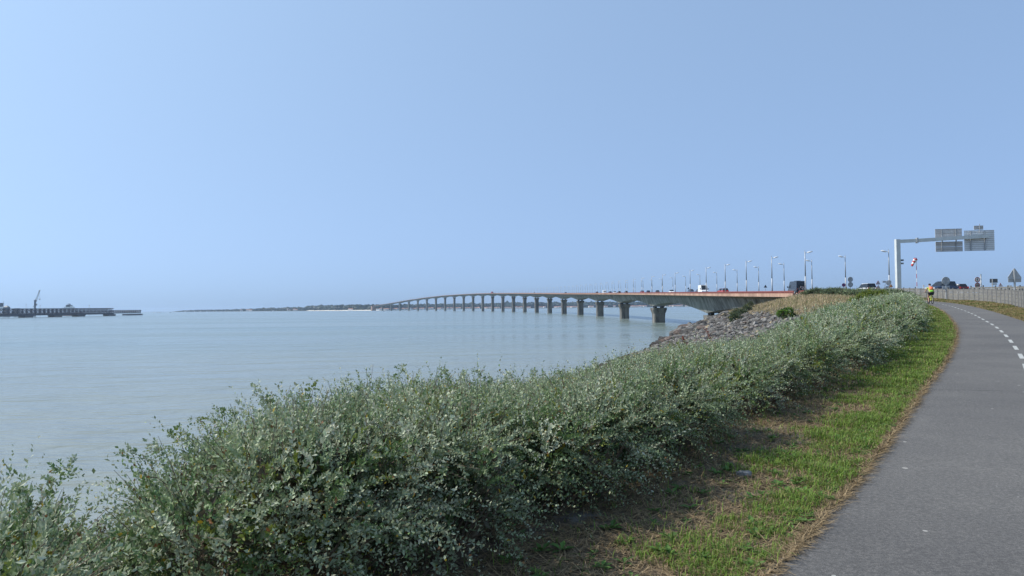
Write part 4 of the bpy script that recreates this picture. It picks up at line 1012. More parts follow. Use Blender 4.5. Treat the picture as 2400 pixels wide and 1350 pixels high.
shrub_mass('saltbush', 'farthest silvery saltbush bank hiding the path beyond the cyclist', mounds_in(38.6, 76, 1.4, lambda y: float(np.interp(y, [38, 60, 76], [7.5, 6.5, 3.0])), hH), 24, 12, .13, .5, 8, group='silvery saltbushes beside the path', stray=.01)
def ground_at(px, py, ya=60, yb=230):
    for Y in np.arange(ya, yb, .5):
        p = at(px, py, Y)
        if float(ground(p.x, Y, False)) >= p.z: return p
    return at(px, py, yb)
# leafy shoots standing out of the near outline: tip, base (photograph bearings), distance
for k, (tx, ty, bx, by, Y) in enumerate(((172, 1100, 95, 1185, 3.1), (60, 1150, 30, 1200, 3.1), (285, 1066, 372, 1120, 4.3), (400, 1012, 450, 1070, 4.6), (462, 985, 548, 1030, 4.9), (588, 902, 655, 1000, 5.2), (625, 930, 640, 990, 5.2),
                                    (740, 897, 700, 980, 5.6), (690, 935, 720, 990, 5.5), (800, 890, 862, 950, 5.8), (845, 905, 850, 960, 5.9), (948, 857, 912, 930, 6.1), (985, 895, 960, 945, 6.1), (1036, 867, 1065, 930, 6.4), (1086, 872, 1082, 930, 6.5), (1118, 868, 1152, 925, 6.6),
                                    (1190, 880, 1185, 930, 6.9), (1252, 868, 1240, 925, 7.2), (1310, 870, 1320, 915, 7.6), (1395, 845, 1390, 890, 8.0), (890, 895, 880, 950, 6.0), (520, 965, 560, 1015, 5.0), (345, 1045, 400, 1100, 4.4))):
    par = [o_ for o_ in bpy.data.objects if o_.get('label', '').startswith('silvery saltbush in the bottom left' if tx < 240 else 'biggest nearest')][0]
    a, b = np.array(at(bx, by, Y + .1)), np.array(at(tx, ty, Y)); n = 34; q = np.linspace(0, 1, n)[:, None]
    P0 = a + (b - a) * q + np.array([0, 0, .06]) * np.sin(PI * q ** .8) + rng.standard_normal((n, 3)) * .012
    tn = np.gradient(P0, axis=0) + rng.standard_normal((n, 3)) * .02; tn /= np.linalg.norm(tn, axis=1, keepdims=True)
    V, F, tt, _n = twig_leaves(P0, tn, np.full(n, .05), 7, .024, .56, PAL); L0 = np.array(par.location)
    link('foliage', npmesh('foliage', V - L0, F, tints(None, PAL, WT, n, 7, tt, (.36, .31, .22))), M['leaf'], par)
# shrubs on the ridge by the road
DKP = [(.075, .105, .045), (.11, .14, .07), (.055, .085, .035)]; DKW = [.5, .3, .2]
def clump(cx, cy, rx, ry, h, sp):
    out = []
    for _ in range(max(3, int(rx * ry * 4 / sp / sp))):
        a, q = rng.uniform(0, 2 * PI), math.sqrt(rng.random()); x, y = cx + rx * q * math.cos(a), cy + ry * q * math.sin(a)
        out.append((x, y, float(ground(x, y, False)), sp * rng.uniform(.7, 1), h * (1 - .4 * q * q) * rng.uniform(.85, 1.1)))
    return out
for px, Y, rx, h, lab in ((1925, 112, 2.6, 1.15, 'dark green shrub at the left end of the ridge beside the red rail'), (1965, 106, 2.3, 1.1, 'rounded dark green shrub below the no stopping sign'), (2005, 100, 2.4, 1.05, 'low green shrub in front of the white car roof'),
                          (2045, 92, 2.6, .95, 'low green shrub in front of the stacked warning triangles'), (2085, 84, 2.6, .95, 'low olive shrub at the foot of the gantry post')):
    p = at(px, 690, Y); shrub_mass('ridge_shrub', lab, clump(p.x, Y, rx, 2.6, h, 1.0), 18, 10, .16, .5, 7, pal=DKP + [PAL[0]], wts=[.35, .25, .15, .25], group='shrubs on the ridge', asp=.55)
a, b = ground_at(1719, 756, 90), ground_at(1757, 728, 110)
shrub_mass('rock_shrub', 'dark olive shrub sprawling among the boulders below the bridge', [(*(a.lerp(b, q).xy + Vector((rng.uniform(-.3, .3), rng.uniform(-.5, .5)))), float(ground(*a.lerp(b, q).xy, False)), .8, 1.25 * rng.uniform(.85, 1.15)) for q in np.linspace(0, 1, 9)], 22, 10, .17, .5, 9, pal=DKP, wts=DKW, asp=.5)
p = ground_at(1845, 749, 70); k = p.y / 100; shrub_mass('round_bush', 'bright green round bush at the top of the rocks', [(p.x + dx * k, p.y + .3 + dy * k, float(ground(p.x, p.y)), .62 * k, h * k) for dx, dy, h in ((0, 0, 1.6), (-.42, .2, 1.3), (.42, -.1, 1.4), (.1, -.4, 1.3), (.05, .45, 1.45))], 60, 10, .12, .32, 26, pal=[(.085, .18, .022), (.14, .26, .03), (.05, .11, .018)], wts=[.5, .3, .2], asp=.7, low=.1)
p = at(2040, 697, 66); shrub_mass('weed_clump', 'yellow green weedy patch showing above the hedge', clump(p.x, 66, 1.4, 1.4, 1.3, .6), 40, 10, .12, .4, 12, pal=[(.20, .25, .03), (.14, .19, .03)], wts=[.6, .4], asp=.4)
for px, Y, rx, h, lab in ((2392, 150, 3.0, 3.2, 'dark green tree behind the big triangular sign'), (2372, 156, 2.0, 2.4, 'smaller dark tree left of the triangular sign post')):
    p = at(px, 680, Y); g = float(ground(p.x, Y))
    tr_ = shrub_mass('dense_tree', lab, [(p.x + rng.uniform(-rx, rx), Y + rng.uniform(-1.5, 1.5), g + .6, 1.3, h * rng.uniform(.75, 1.1)) for _ in range(9)], 14, 10, .22, .6, 8, cat='tree', pal=[(.03, .05, .018), (.05, .075, .025)], wts=[.6, .4], asp=.55)
    MB().cyl((0, 0, -1.2), (0, 0, h * .5), .18, .08, 8).cyl((0, 0, .3), (.5, .1, h * .6), .08, .04).cyl((0, 0, .3), (-.5, -.1, h * .6), .08, .04).obj('trunk', M['twig'], tr_)

# rusty dock stalks
M['rust'] = leafmat('rusty_seed', .15, .8, .1)
for px, py, Y, L, lean, lab in ((1662, 789, 30, .62, -.45, 'tallest rusty red dock stalk standing above the hedge before the rocks'), (1603, 799, 27, .38, -.4, 'short rusty red dock stalk left of the taller one'), (1887, 746, 40, .40, .1, 'rusty red dock stalk under the bright green bush')):
    b = at(px + 8, py + 16, Y); t = thing('dock_plant', lab, 'plant', (b.x, Y, b.z - .3), 0, 'rusty dock stalks'); d = np.array([lean, 0, 1.]); d /= np.linalg.norm(d)
    n = 26; P0 = np.array([[0, 0, .3]]) + d * (np.linspace(.1, L, n)[:, None]) + rng.standard_normal((n, 3)) * .012; D = rng.standard_normal((n, 3)) * .5 + d; D /= np.linalg.norm(D, axis=1, keepdims=True)
    V, F, tt, _n = twig_leaves(P0, D, np.full(n, .09), 7, .045, .7, None); c = np.repeat(np.array([.25, .06, .035]) * rng.uniform(.6, 1.3, (n * 7, 1)), 4, 0)
    link('seed_head', npmesh('seed_head', V, F, c), M['rust'], t); MB().cyl((0, 0, 0), tuple(np.array([0, 0, .3]) + d * L * .97), .008, .004, 5).obj('stem', M['twig'], t)

# ---------------------------------------------------------------- grass and straw
def blades(P_, h, wd, c, lean=.5, mat=None):
    n = len(P_); a = rng.uniform(0, 2 * PI, n); d = np.c_[np.cos(a), np.sin(a), np.zeros(n)]; ln = rng.uniform(.1, 1, n) * lean
    s = np.c_[-np.sin(a), np.cos(a), np.zeros(n)] * (wd / 2)[:, None]
    mid = P_ + np.array([0, 0, 1.]) * (h * .6)[:, None] + d * (h * ln * .35)[:, None]; tip = P_ + np.array([0, 0, 1.]) * (h * (1 - .35 * ln))[:, None] + d * (h * ln)[:, None]
    V = np.stack([P_ - s, P_ + s, mid + s * .8, mid - s * .8, tip + s * .12, tip - s * .12], 1).reshape(-1, 3); i = np.arange(n)[:, None] * 6
    F = np.concatenate([np.c_[i, i + 1, i + 2, i + 3], np.c_[i + 3, i + 2, i + 4, i + 5]])
    return V, F, np.repeat(c, 6, 0)
def vnoise(x, y, s, seed=0):
    return (np.sin(x * s + seed) * np.sin(y * s * 1.3 + seed * 2) + np.sin((x + y) * s * 1.9 + seed * 3) * .6 + np.sin((x - y) * s * 3.1 + seed) * .35) / 1.95
def cat_blades(name, parts, mat, label, kind='stuff'):
    Vs, Fs, Cs, nv = [], [], [], 0
    for V, F, C in parts: Vs.append(V); Fs.append(F + nv); Cs.append(C); nv += len(V)
    o = link(name, npmesh(name, np.concatenate(Vs), np.concatenate(Fs), np.concatenate(Cs)), mat); tag(o, label, None, None, kind)
gp, sp_ = [], []
for ya, yb, n, hm, wdm in ((1.5, 6, 64000, .060, .0055), (6, 12, 74000, .065, .007), (12, 24, 60000, .085, .011), (24, 44, 42000, .09, .018), (44, 72, 20000, .10, .03)):
    y = rng.uniform(ya, yb, n); vg = _vg(y) + .35; q = rng.random(n) ** .9; x = PL(y) + .02 - q * vg
    f = (PL(y) - x) / vg; nz = vnoise(x, y, 1.7, 1) * .5 + vnoise(x, y, 5.2, 4) * .35
    gk = np.interp(y, [3, 10, 14, 20], [-.02, .02, .2, .4]); edge = np.clip((PL(y) - x - .02 - .06 * vnoise(x, y, 4.3, 6)) / .10, .06, 1)
    pk = np.clip((.64 - f * np.interp(y, [3, 12, 18], [1.45, 1.3, 1.0]) + nz * 1.0 + gk) * 1.3, .02, 1) * edge; k = rng.random(n) < pk
    x, y, f = x[k], y[k], f[k]; m = len(x); P_ = np.c_[x, y, ground(x, y)]
    tall = rng.uniform(.55, 1.3, m) * (1 + .5 * (vnoise(x, y, 3.1, 2) > .25)); c = np.array([.165, .25, .042]) * rng.uniform(.6, 1.35, (m, 1)) * rng.uniform(.9, 1.1, (m, 3))
    dry = rng.random(m) < np.interp(y, [5, 20, 60], [.10, .22, .35]); c[dry] = np.array([.27, .21, .10]) * rng.uniform(.7, 1.2, (dry.sum(), 1))
    gp.append(blades(P_, hm * tall, np.full(m, wdm), c, 1.3))
    # straw and litter lying flat
    n2 = int(n * .5); y = rng.uniform(ya, yb, n2); x = PL(y) + .10 - rng.random(n2) * (_vg(y) + .9); ed = rng.random(n2) < .15; x = np.where(ed, PL(y) + .04 - np.abs(rng.normal(0, .06, n2)) + .03 * vnoise(x * 0, y, 3.7, 2), x); k = ed | (x < PL(y) + .015) | (rng.random(n2) < .22); x, y = x[k], y[k]; m = len(x)
    a = rng.uniform(0, 2 * PI, m); L = rng.uniform(.03, .11, m) * (wdm / .0045) ** .5; d = np.c_[np.cos(a), np.sin(a), rng.uniform(-.05, .3, m)]; s = np.c_[-np.sin(a), np.cos(a), np.zeros(m)] * wdm * .45
    z = np.where(x > PL(y), ZP(y) + .012, ground(x, y)); P_ = np.c_[x, y, z + .008]; V = np.stack([P_ - s, P_ + s, P_ + d * L[:, None] + s * .6, P_ + d * L[:, None] - s * .6], 1).reshape(-1, 3)
    c = np.array([.33, .245, .14]) * rng.uniform(.35, 1.35, (m, 1)); sp_.append((V, np.arange(len(V)).reshape(-1, 4), np.repeat(c, 4, 0)))
# right verge between path and fence
for ya, yb, n, hm, wdm in ((20, 34, 26000, .07, .014), (34, 50, 30000, .08, .022), (50, 95, 34000, .10, .035)):
    y = rng.uniform(ya, yb, n); x = PR(y) + rng.random(n) * np.maximum(FL(y) + 1.5 - PR(y), .5); nz = vnoise(x, y, .9, 3) * .5 + vnoise(x, y, 2.7, 5) * .3
    k = rng.random(n) < np.clip((x - PR(y)) / .3, .15, 1); x, y, nz = x[k], y[k], nz[k]; m = len(x); P_ = np.c_[x, y, ground(x, y)]
    c = np.where((nz + rng.normal(0, .25, m) > .18)[:, None], np.array([.105, .15, .035]), np.array([.31, .24, .115])) * rng.uniform(.6, 1.3, (m, 1))
    gp.append(blades(P_, hm * rng.uniform(.5, 1.4, m), np.full(m, wdm), c, .9))
cat_blades('grass', gp, M['grass'], 'green and dry grass on the verges of the cycle path')
cat_blades('leaf_litter', sp_, M['straw'], 'brown straw and litter lying between hedge and path')
# broad leaved weeds in the near verge
Vs = []; Cs = []
for _ in range(420):
    y = rng.uniform(2.5, 16) ; f = rng.random() ** 2.0; x = float(PL(y)) - .08 - f * (float(_vg(y)) - .1); g = float(ground(x, y)); k = rng.integers(5, 9); a0 = rng.uniform(0, 6.28); big = rng.uniform(.04, .095)
    for j in range(k):
        a = a0 + j * 2 * PI / k + rng.uniform(-.3, .3); L = big * rng.uniform(.7, 1.2); d = np.array([math.cos(a), math.sin(a), rng.uniform(.15, .8)]); d /= np.linalg.norm(d); s = np.array([-math.sin(a), math.cos(a), 0]) * L * .2; p = np.array([x, y, g + .01])
        Vs += [p, p + d * L * .55 + s, p + d * L + np.array([0, 0, -.15 * L]), p + d * L * .55 - s]; c = np.array([.085, .165, .035]) * rng.uniform(.7, 1.3); Cs += [c] * 4
o = link('weeds', npmesh('weeds', Vs, np.arange(len(Vs)).reshape(-1, 4), np.array(Cs)), M['grass']); tag(o, 'broad leaved weeds among the verge grass', None, None, 'stuff')
# tall dry grass on the embankment
ps = []
n = 60000; y = rng.uniform(74, 200, n) ; hr = HR(y); x = hr + 2.0 - rng.random(n) * np.interp(y, [74, 100, 131, 200], [13, 13, 11, 10]); z = ground(x, y)
lim = np.interp(y, [60, 110, 150, 200], [-1.3, -1.25, -1.9, -3.3]) + vnoise(x, y, .5, 2) * .5
k = (z > lim) & (x < np.minimum(RC(y) - 7.6, 48.5 + np.clip(y - 131, 0, 99) * .06)) & (z < 4); x, y, z = x[k], y[k], z[k]; m = len(x)
nz = vnoise(x, y, .55, 7)[:, None]; c = np.array([.47, .37, .235]) * rng.uniform(.6, 1.25, (m, 1)) * (1 + .25 * nz); gr = rng.random(m) < .22; c[gr] = np.array([.20, .22, .085]) * rng.uniform(.7, 1.2, (gr.sum(), 1))
ps.append(blades(np.c_[x, y, z], .55 * rng.uniform(.5, 1.3, m), np.full(m, .045), c, .55))
cat_blades('dry_grass', ps, M['straw'], 'tall tan dry grass on the embankment above the rocks')

# thin fence down the bank below the abutment
t = thing('wire_fence', 'thin wire fence running down the bank beside the abutment', 'fence', (47.6, 128, 1.6)); o0 = t.location.copy(); last = None; ww = MB()
for i in range(13):
    y = 126 + i * 3.2; x = 47.8 + .05 * i; z = float(ground(x, y)); MB().cyl(Vector((x, y, z - .1)) - o0, Vector((x, y, z + 1.1)) - o0, .035, n=6).obj('fence_post', M['fpost'], t)
    if last is not None:
        for hh in (.35, .7, 1.05): ww.cyl(last + Vector((0, 0, hh)), Vector((x, y, z + hh)) - o0, .012, n=4)
    last = Vector((x, y, z)) - o0
ww.obj('wire', M['polegrey'], t)

# ---------------------------------------------------------------- rocks
def rock_mat():
    n = N('boulder_stone'); a = n.n('ShaderNodeAttribute', attribute_name='tint'); oi = n.n('ShaderNodeObjectInfo')
    v = n.noise(1.8, n.coord(), 6, .65); v2 = n.noise(9, n.coord(), 5, .7)
    c = n.ramp(v2, [(.3, (.5, .5, .5)), (.7, (1.25, 1.25, 1.25))]); c = n.mix(1, n.mix(1, a.outputs['Color'], c, 'MULTIPLY'), n.ramp(v, [(.35, (.65, .64, .62)), (.65, (1.2, 1.2, 1.2))]), 'MULTIPLY')
    g = n.n('ShaderNodeNewGeometry'); sx = n.n('ShaderNodeSeparateXYZ'); n.l(g.outputs['Position'], sx.inputs[0])
    wet = n.ramp(n.math('ADD', sx.outputs[2], n.math('MULTIPLY', v, .8)), [(0, (0, 0, 0)), (1, (1, 1, 1))])
    mr = n.n('ShaderNodeMapRange'); n.l(n.math('ADD', sx.outputs[2], n.math('MULTIPLY', v, 1.2)), mr.inputs[0]); mr.inputs[1].default_value = -6.4; mr.inputs[2].default_value = -5.4
    c = n.mix(mr.outputs[0], n.mix(1, c, (.42, .36, .31), 'MULTIPLY'), c)       # tide-darkened weed and algae band
    n.base(c); n.rough(.9, .2); n.bump(v2, .5, .08); return n.m
M['rock'] = rock_mat()
_b = bmesh.new(); bmesh.ops.create_icosphere(_b, subdivisions=2, radius=1); RV = np.array([v.co[:] for v in _b.verts]); RF = np.array([[v.index for v in f.verts] for f in _b.faces]); _b.free()
_b = bmesh.new(); bmesh.ops.create_icosphere(_b, subdivisions=1, radius=1); RV1 = np.array([v.co[:] for v in _b.verts]); RF1 = np.array([[v.index for v in f.verts] for f in _b.faces]); _b.free()
def rockshape(bv):
    v = bv.copy()
    for _ in range(9):                                      # cut facets
        d = rng.standard_normal(3); d /= np.linalg.norm(d); k = v @ d; lim = rng.uniform(.5, .85); v = v - np.outer(np.clip(k - lim, 0, 9), d)
    return v * (1 + .05 * rng.standard_normal((len(v), 1)))
def on_slope(y, t):                                         # t 0 at the water, 1 at the rock top
    ztop = float(np.interp(y, [60, 110, 150, 200], [-1.2, -1.15, -1.8, -3.2])); zt = -HW - .6 + (ztop + HW + .6) * t
    xs = np.linspace(float(TOE(y)) - 3, float(HR(y)), 240); zz = ground(xs, np.full(240, y), False); i = int(np.argmax(zz >= zt)); return float(xs[i]), float(zz[i])
tintsR = [(.158, .148, .134), (.235, .222, .205), (.085, .079, .072), (.33, .27, .18), (.16, .124, .104)]
protoR = {}
for k, c in enumerate(tintsR):
    for q in range(4): me = npmesh('boulder', rockshape(RV) * np.array([1, .8, .62]), RF, np.tile(c, (len(RV), 1))); me.materials.append(M['rock']); protoR[k, q] = me
labs = ['mid grey boulder on the rock slope under the bridge end', 'pale grey boulder on the rock slope under the bridge end', 'dark grey boulder on the rock slope under the bridge end', 'tan yellow boulder on the rock slope under the bridge end', 'brownish boulder on the rock slope under the bridge end']
for i in range(230):
    y = rng.uniform(122, 214); f = rng.random() ** .8; x, z = on_slope(y, f); k = int(rng.choice(5, p=[.34, .23, .25, .05, .13])); s = rng.uniform(.5, 1.2) * (1.35 if f < .55 else .9)
    o = link('boulder', protoR[k, int(rng.integers(4))], None); o.location = (x, y, z + s * .12); o.scale = (s * rng.uniform(.9, 1.5), s, s * rng.uniform(.8, 1.2)); o.rotation_euler = (rng.uniform(-.4, .4), rng.uniform(-.4, .4), rng.uniform(0, 6.28)); tag(o, labs[k], 'boulder', labs[k].split(' on ')[0] + 's of the rock slope')
vs_, fs_, cs_, nb = [], [], [], 0
protos1 = [rockshape(RV1) for _ in range(24)]
for i in range(12500):
    y = rng.uniform(55, 212); f = rng.random() * 1.1; x, z = on_slope(y, f)
    s = rng.uniform(.14, .34) * (1.5 if rng.random() < .15 else 1) * (1.25 if y > 135 else 1); a = rng.uniform(0, 6.28); R = np.array([[math.cos(a), -math.sin(a), 0], [math.sin(a), math.cos(a), 0], [0, 0, 1]])
    v = (protos1[i % 24] * np.array([1.25, .9, .75]) * s) @ R.T + np.array([x, y, z + s * .25 * rng.uniform(0, 1)]); vs_.append(v); fs_.append(RF1 + nb); nb += len(v)
    c = np.array(tintsR[int(rng.choice(5, p=[.32, .3, .24, .04, .1]))]) * rng.uniform(.75, 1.25); cs_.append(np.tile(c, (len(v), 1)))
o = link('rubble', npmesh('rubble', np.concatenate(vs_), np.concatenate(fs_), np.concatenate(cs_)), M['rock']); tag(o, 'loose grey rubble covering the embankment slope', None, None, 'stuff')
# stone lying on the soil by the hedge
p = Vector((float(PL(6.35)) - .98, 6.35, 0)); p.z = float(ground(p.x, p.y)); o = link('stone', npmesh('stone', rockshape(RV) * np.array([.075, .05, .045]), RF, np.tile((.24, .23, .215), (len(RV), 1))), M['rock']); o.location = (p.x, p.y, p.z + .02); tag(o, 'small pale stone lying on the dry soil beside the hedge', 'stone')

# ---------------------------------------------------------------- loading pier, ships and boats at left
def jetty():
    A = onwater(0, 745.2); B = onwater(262, 740.4); A.z = B.z = 0; d = (B - A).normalized(); nrm = Vector((-d.y, d.x, 0)); a0 = A - d * 120
    t = thing('loading_pier', 'long dark steel truss pier on squat footings over the sea at left', 'pier', (A.x, A.y, -HW)); o0 = Vector((A.x, A.y, -HW))
    Ltr = (B - a0).length + 4; zt, zb = 4.9 + HW, -3.4 + HW; step = 6.2; step = 7.4; n = int(Ltr / step); ms = plain('pier_steel', (.035, .042, .06), .7, 0, .2, .3)
    for side in (0, 9):
        m = MB(); q = nrm * side + (a0 - A)
        m.beam(q + Vector((0, 0, zt)), q + d * Ltr + Vector((0, 0, zt)), .6, 1.1).beam(q + Vector((0, 0, zb)), q + d * Ltr + Vector((0, 0, zb)), .9, 2.2).beam(q + Vector((0, 0, (zt + zb) / 2 - .3)), q + d * Ltr + Vector((0, 0, (zt + zb) / 2 - .3)), .6, .9)
        for i in range(n):
            p0 = q + d * (i * step); p1 = q + d * ((i + 1) * step); zm = (zt + zb) / 2 - .3
            m.beam(p0 + Vector((0, 0, zb)), p0 + Vector((0, 0, zt)), .9, .9)
            for (u, v) in ((zb, zm), (zm, zt)):
                m.beam(p0 + Vector((0, 0, u)), p1 + Vector((0, 0, v)), .5, .5); m.beam(p0 + Vector((0, 0, v)), p1 + Vector((0, 0, u)), .5, .5)
        m.obj('truss', ms, t)
    m = MB(); q = nrm * 4.5 + (a0 - A); m.beam(q + Vector((0, 0, zb - 1.0)), q + d * Ltr + Vector((0, 0, zb - 1.0)), 9.6, .5).obj('deck', ms, t)
    mp = plain('pier_footing', (.09, .095, .10), .9)
    for px, py in ((-70, 746), (29, 744.3), (115, 742.9), (192, 741.7), (262, 740.4)):
        p = onwater(px, py); p.z = 0; k = (p - A).dot(d); c = d * k + nrm * 4.5
        rg = [[c + d * (sx_ * hx) + nrm * (sy * 6) + Vector((0, 0, z)) for sx_, sy in ((-1, -1), (1, -1), (1, 1), (-1, 1))] for z, hx in ((-1.5, 6.4), (1.2, 6.6), (2.2, 7.6), (2.75, 7.6))]
        MB().loft(rg).obj('footing', mp, t)
    # lower end part with a crane rail
    e0 = d * ((B - A).length + 4.2); L2 = (onwater(335, 738.6) - onwater(262, 740.4)).length; m = MB(); L2 = 4
    while L2 < 200:
        q = A + e0 + d * (L2 + 4); v = np.array((q.x, q.y, 0)); x_ = 1200 + FPX * (v @ RT) / (v @ fw)
        if x_ > 334: break
        L2 += .5
    for side in (0, 9):
        q = nrm * side + e0; m.beam(q + Vector((0, 0, HW + 1.7)), q + d * L2 + Vector((0, 0, HW + 1.7)), .6, .8).beam(q + Vector((0, 0, 4.4)), q + d * L2 + Vector((0, 0, 4.4)), .6, .9)
        for i in range(int(L2 / 5) + 1): m.beam(q + d * (i * 5) + Vector((0, 0, 4.4)), q + d * (i * 5) + Vector((0, 0, HW + 1.7)), 1.0, 1.0); m.beam(q + d * (i * 5) + Vector((0, 0, 4.4)), q + d * min(i * 5 + 5, L2) + Vector((0, 0, HW + 1.7)), .9, .9)
    m.obj('end_truss', ms, t); q = nrm * 4.5 + e0; MB().beam(q + d * 30 + Vector((0, 0, 1.6)), q + d * (L2 + 4) + Vector((0, 0, 1.6)), 10, 2.2).beam(q + Vector((0, 0, 4.0)), q + d * L2 + Vector((0, 0, 4.0)), 9, .4).obj('end_platform', ms, t)
    return A, d, nrm
JA, JD, JN = jetty()
ms = plain('crane_steel', (.10, .11, .15), .6)
p = at(82, 736, 1330); t = thing('harbour_crane', 'tall dark harbour crane with a raised lattice jib behind the pier', 'crane', (p.x, 1330, -HW)); k = 1330 / FPX
zc = at(82, 706, 1330).z + HW; zk = at(82, 738, 1330).z + HW; tipx, tipz = 10.5 * k, at(92, 681, 1330).z + HW
MB().box((0, 0, zc / 2), (2.2, 2.2, zc)).box((1.6, 0, zc - 8 * k), (3, 2.4, 3)).box((-.9, 0, zc + .8), (.7, 2, 3)).box((1.6, 0, zc + .8), (.7, 2, 3)).obj('tower', ms, t)
m = MB(); a0_ = Vector((1, 0, zc - 1)); b0_ = Vector((tipx, 0, tipz))
for off in (-.9, .9): m.beam(a0_ + Vector((off, off, 0)), b0_ + Vector((off * .4, off * .4, 0)), .45, .45)
for i in range(9): u, v = i / 9, (i + 1) / 9; m.beam(a0_.lerp(b0_, u) + Vector((-.8, 0, 0)), a0_.lerp(b0_, v) + Vector((.8, 0, 0)), .25, .25)
m.ball(b0_, 1.2).obj('jib', M['galv'], t); m = MB()
m.cyl((-.8, 0, zc), b0_, .12).cyl(b0_, (tipx + .3, 0, at(92, 699, 1330).z + HW), .12).obj('cable', M['darksteel'], t); zz = at(92, 702, 1330).z + HW
MB().beam((tipx - 1.2, 0, zz + 1.6), (tipx, 0, zz - .6), .5, .5).beam((tipx + 1.6, 0, zz + 1.6), (tipx + .4, 0, zz - .6), .5, .5).obj('hook', M['darksteel'], t)
# ship superstructures beyond the pier
def ship(px, Y, hull_px, lab, mat_h, lv):
    p = at(px, 735, Y); k = Y / FPX; t = thing('moored_ship', lab, 'ship', (p.x, Y, -HW)); L = hull_px * k; hh = 5.5
    rg = [[Vector((x * L / 2, yy, z)) for yy, z in ((-w_, hh + sh), (-w_ * .8, 0), (w_ * .8, 0), (w_, hh + sh))] for x, w_, sh in ((-1, 4.5, .3), (-.6, 6, 0), (.6, 6, 0), (.85, 4, .8), (1, .4, 1.6))]
    MB().loft(rg).obj('hull', mat_h, t); z = hh
    for (x0, wd, ya, yb, m_) in lv:
        za, zb2 = at(px, yb, Y).z + HW, at(px, ya, Y).z + HW; MB().box(((x0 + wd / 2) * k, 0, (za + zb2) / 2), (wd * k, 8, zb2 - za)).obj('deckhouse', m_, t)
    return t, k
dk = plain('ship_dark', (.10, .12, .15), .6); wh = M['white']; rdh = plain('ship_red_hull', (.20, .07, .06), .7)
t, k = ship(160, 1420, 70, 'white superstructure of a ship showing above the middle of the pier', rdh, [(-12, 25, 721.5, 728, wh), (-7, 19, 719, 721.4, wh), (-3, 10, 715, 718.9, dk), (4, 4, 716.5, 718.8, wh), (-1, 4, 713, 714.9, wh)])
z1 = at(160, 711, 1420).z + HW; z0 = at(160, 715, 1420).z + HW; MB().cyl((.5, 0, z0 - 2), (.5, 0, z1), .35).beam((-2.5, 0, z0 + 1.2), (3.5, 0, z0 + 1.6), .4, .4).ball((3, 0, z0 + 2), 1).obj('mast', dk, t)
t, k = ship(2, 1350, 60, 'dark and white ship bridge at the left edge above the pier', dk, [(-8, 18, 719, 728, wh), (-6, 8, 710, 718.9, dk)])
z1 = at(8, 706, 1350).z + HW; MB().cyl((6.2 * k, 0, 6), (6.2 * k, 0, z1), .3).beam((4.5 * k, 0, z1 - 4), (8 * k, 0, z1 - 4), .3, .3).obj('mast', M['galv'], t)
p = at(15.5, 736, 1300); t = thing('hut', 'dark hut with a hipped roof above the left part of the pier', 'building', (p.x, 1300, -HW)); k = 1300 / FPX; za = at(15, 720, 1300).z + HW; zb = at(15, 717, 1300).z + HW
MB().box((0, 0, za / 2), (11 * k, 6, za)).obj('wall', dk, t); MB().loft([[Vector((x, y, z)) for x, y in ((-r * k, -3.3 * r / 5.6), (r * k, -3.3 * r / 5.6), (r * k, 3.3 * r / 5.6), (-r * k, 3.3 * r / 5.6))] for r, z in ((5.6, za + .01), (1.2, zb + .6))]).obj('roof', M['darksteel'], t)
p = at(40, 736, 1300); t = thing('quay_shed', 'low flat shed on the quay between hut and crane', 'building', (p.x, 1300, -HW)); za = at(40, 723.6, 1300).z + HW
MB().box((0, 0, za / 2), (10 * k, 6, za)).obj('wall', dk, t); MB().box((0, 0, za + .45), (10.6 * k, 6.6, .8)).obj('roof', M['darksteel'], t)
for px, top, lab in ((61, 714, 'quay mast with a lamp left of the crane'), (78, 718.5, 'slim quay mast touching the crane'), (94, 716, 'quay mast right of the crane'), (209, 716, 'thin mast beyond the right part of the pier')):
    p = at(px, 736, 1320); t = thing('quay_mast', lab, 'mast', (p.x, 1320, -HW), 0); z = at(px, top, 1320).z + HW; MB().cyl((0, 0, 0), (0, 0, z), .3, .2, 6).obj('pole', M['polegrey'], t); MB().box((0, 0, z + .4), (1.2, .8, .8)).obj('head', M['darksteel'], t)
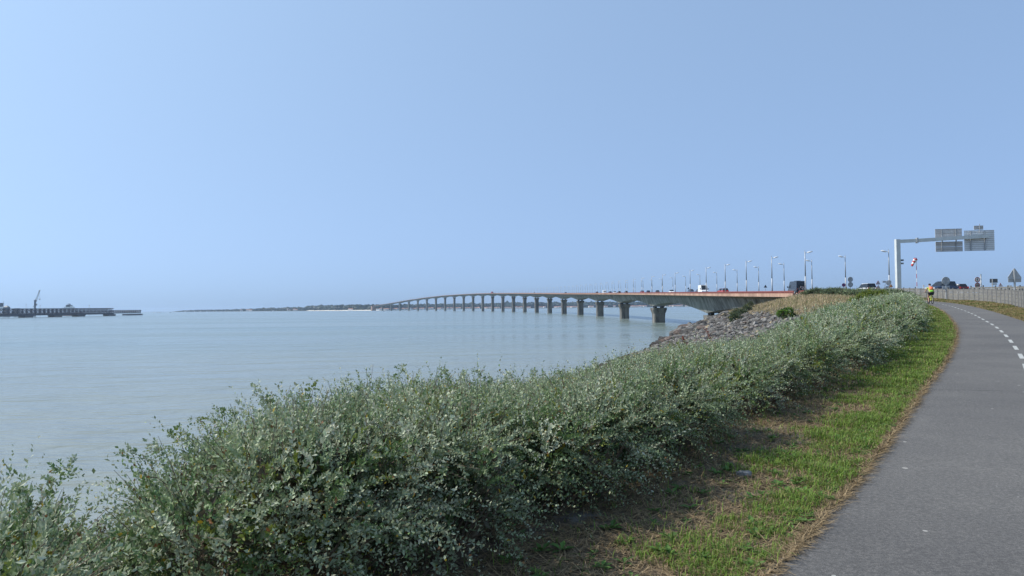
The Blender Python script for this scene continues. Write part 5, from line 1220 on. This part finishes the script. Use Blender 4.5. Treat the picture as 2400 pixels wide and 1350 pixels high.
# boats
def boat_meshes():
    rg = [[Vector((x, yy, z)) for yy, z in ((-w_, 1.1 + sh), (-w_ * .7, -.2), (w_ * .7, -.2), (w_, 1.1 + sh))] for x, w_, sh in ((-3.5, 1.1, 0), (0, 1.35, 0), (2.2, .9, .2), (3.6, .06, .45))]
    return MB().loft(rg).mesh('hull'), MB().loft([[Vector((x, y, z)) for x, y in ((-1.6 * q, -.8 * q), (1.2 * q, -.7 * q), (1.2 * q, .7 * q), (-1.6 * q, .8 * q))] for q, z in ((1, 1.12), (.85, 2.1))]).mesh('cabin'), MB().cyl((.3, 0, 1.1), (.3, 0, 11), .12, .08, 6).cyl((.3, 0, 2.4), (-3, 0, 2.3), .08, n=5).mesh('mast')
bh, bc, bmst = boat_meshes(); bh.materials.append(M['white']); bc.materials.append(M['signwhite']); bmst.materials.append(M['polegrey'])
for i, (px, Y, sc, mast) in enumerate(((362, 2900, 1.2, 1), (371, 3000, 1.25, 1), (375, 2950, 1.1, 1), (399, 2700, 1.2, 1), (434, 3600, 2.2, 0), (438, 3500, 1.8, 0), (456, 3700, 1.5, 0), (470, 3600, 1.6, 0), (484, 3650, 1.8, 0), (491, 3500, 1.6, 0), (508, 3550, 1.8, 0), (527, 3400, 1.5, 0), (545, 3400, 1.4, 0), (640, 3200, 1.6, 0), (1124, 3300, 1.5, 0), (994, 2900, 1.6, 0))):
    v = ray(px, 730); t = thing('sailboat' if mast else 'motor_boat', 'tiny sailboat with bare mast between the pier and the island' if mast else ('small white boat moored off the left headland' if px < 700 else f'small white boat seen between the viaduct piers, {"right" if px > 1050 else "left"} one'), 'boat', (v[0] / v[1] * Y, Y, -HW), rng.uniform(-.5, .5), 'bare masted sailboats near the pier' if mast else 'boats moored off the headland' if px < 700 else 'boats between the viaduct piers')
    t.scale = (sc,) * 3; link('hull', bh, None, t); link('cabin', bc, None, t)
    if mast: link('mast', bmst, None, t)
v = ray(962, 728); Y = 2150; t = thing('sailboat', 'sailboat with white sail up beside a far viaduct pier', 'boat', (v[0] / v[1] * Y, Y, -HW)); link('hull', bh, None, t); link('mast', bmst, None, t)
MB().add([(.2, 0, 2), (-3, .1, 2), (.2, 0, 10.8), (.2, .06, 2), (-3, .16, 2), (.2, .06, 10.8)], [(0, 1, 2), (3, 5, 4), (0, 3, 4, 1), (1, 4, 5, 2), (0, 2, 5, 3)]).add([(.5, 0, 2), (3.2, .1, 1.6), (.5, 0, 9.5), (.5, .06, 2), (3.2, .16, 1.6), (.5, .06, 9.5)], [(0, 1, 2), (3, 5, 4), (0, 3, 4, 1), (1, 4, 5, 2), (0, 2, 5, 3)]).obj('sail', M['white'], t)
for px, py, lab in ((899.5, 729.5, 'dark channel buoy by the first pier at the island end'), (1215, 725.8, 'small dark buoy between the middle piers')):
    p = onwater(px, py + 1); t = thing('buoy', lab, 'buoy', (p.x, p.y, -HW)); MB().cyl((0, 0, -.3), (0, 0, .7), .9, .8, 10).obj('float', dk, t); MB().cyl((0, 0, .7), (0, 0, 3.0), .4, .2, 8).obj('top', dk, t)

# ---------------------------------------------------------------- haze
n = bpy.data.materials.new('haze_air'); n.use_nodes = True; tr = n.node_tree; tr.nodes.clear(); ou = tr.nodes.new('ShaderNodeOutputMaterial'); pv = tr.nodes.new('ShaderNodeVolumePrincipled')
pv.inputs['Color'].default_value = (.62, .79, 1, 1); pv.inputs['Density'].default_value = .8e-4; pv.inputs['Anisotropy'].default_value = .3
tr.links.new(pv.outputs[0], ou.inputs['Volume'])
o = MB().box((0, 0, 17.5), (30400, 30400, 55)).obj('haze', n); tag(o, 'thin pale sea haze', None, None, 'stuff')
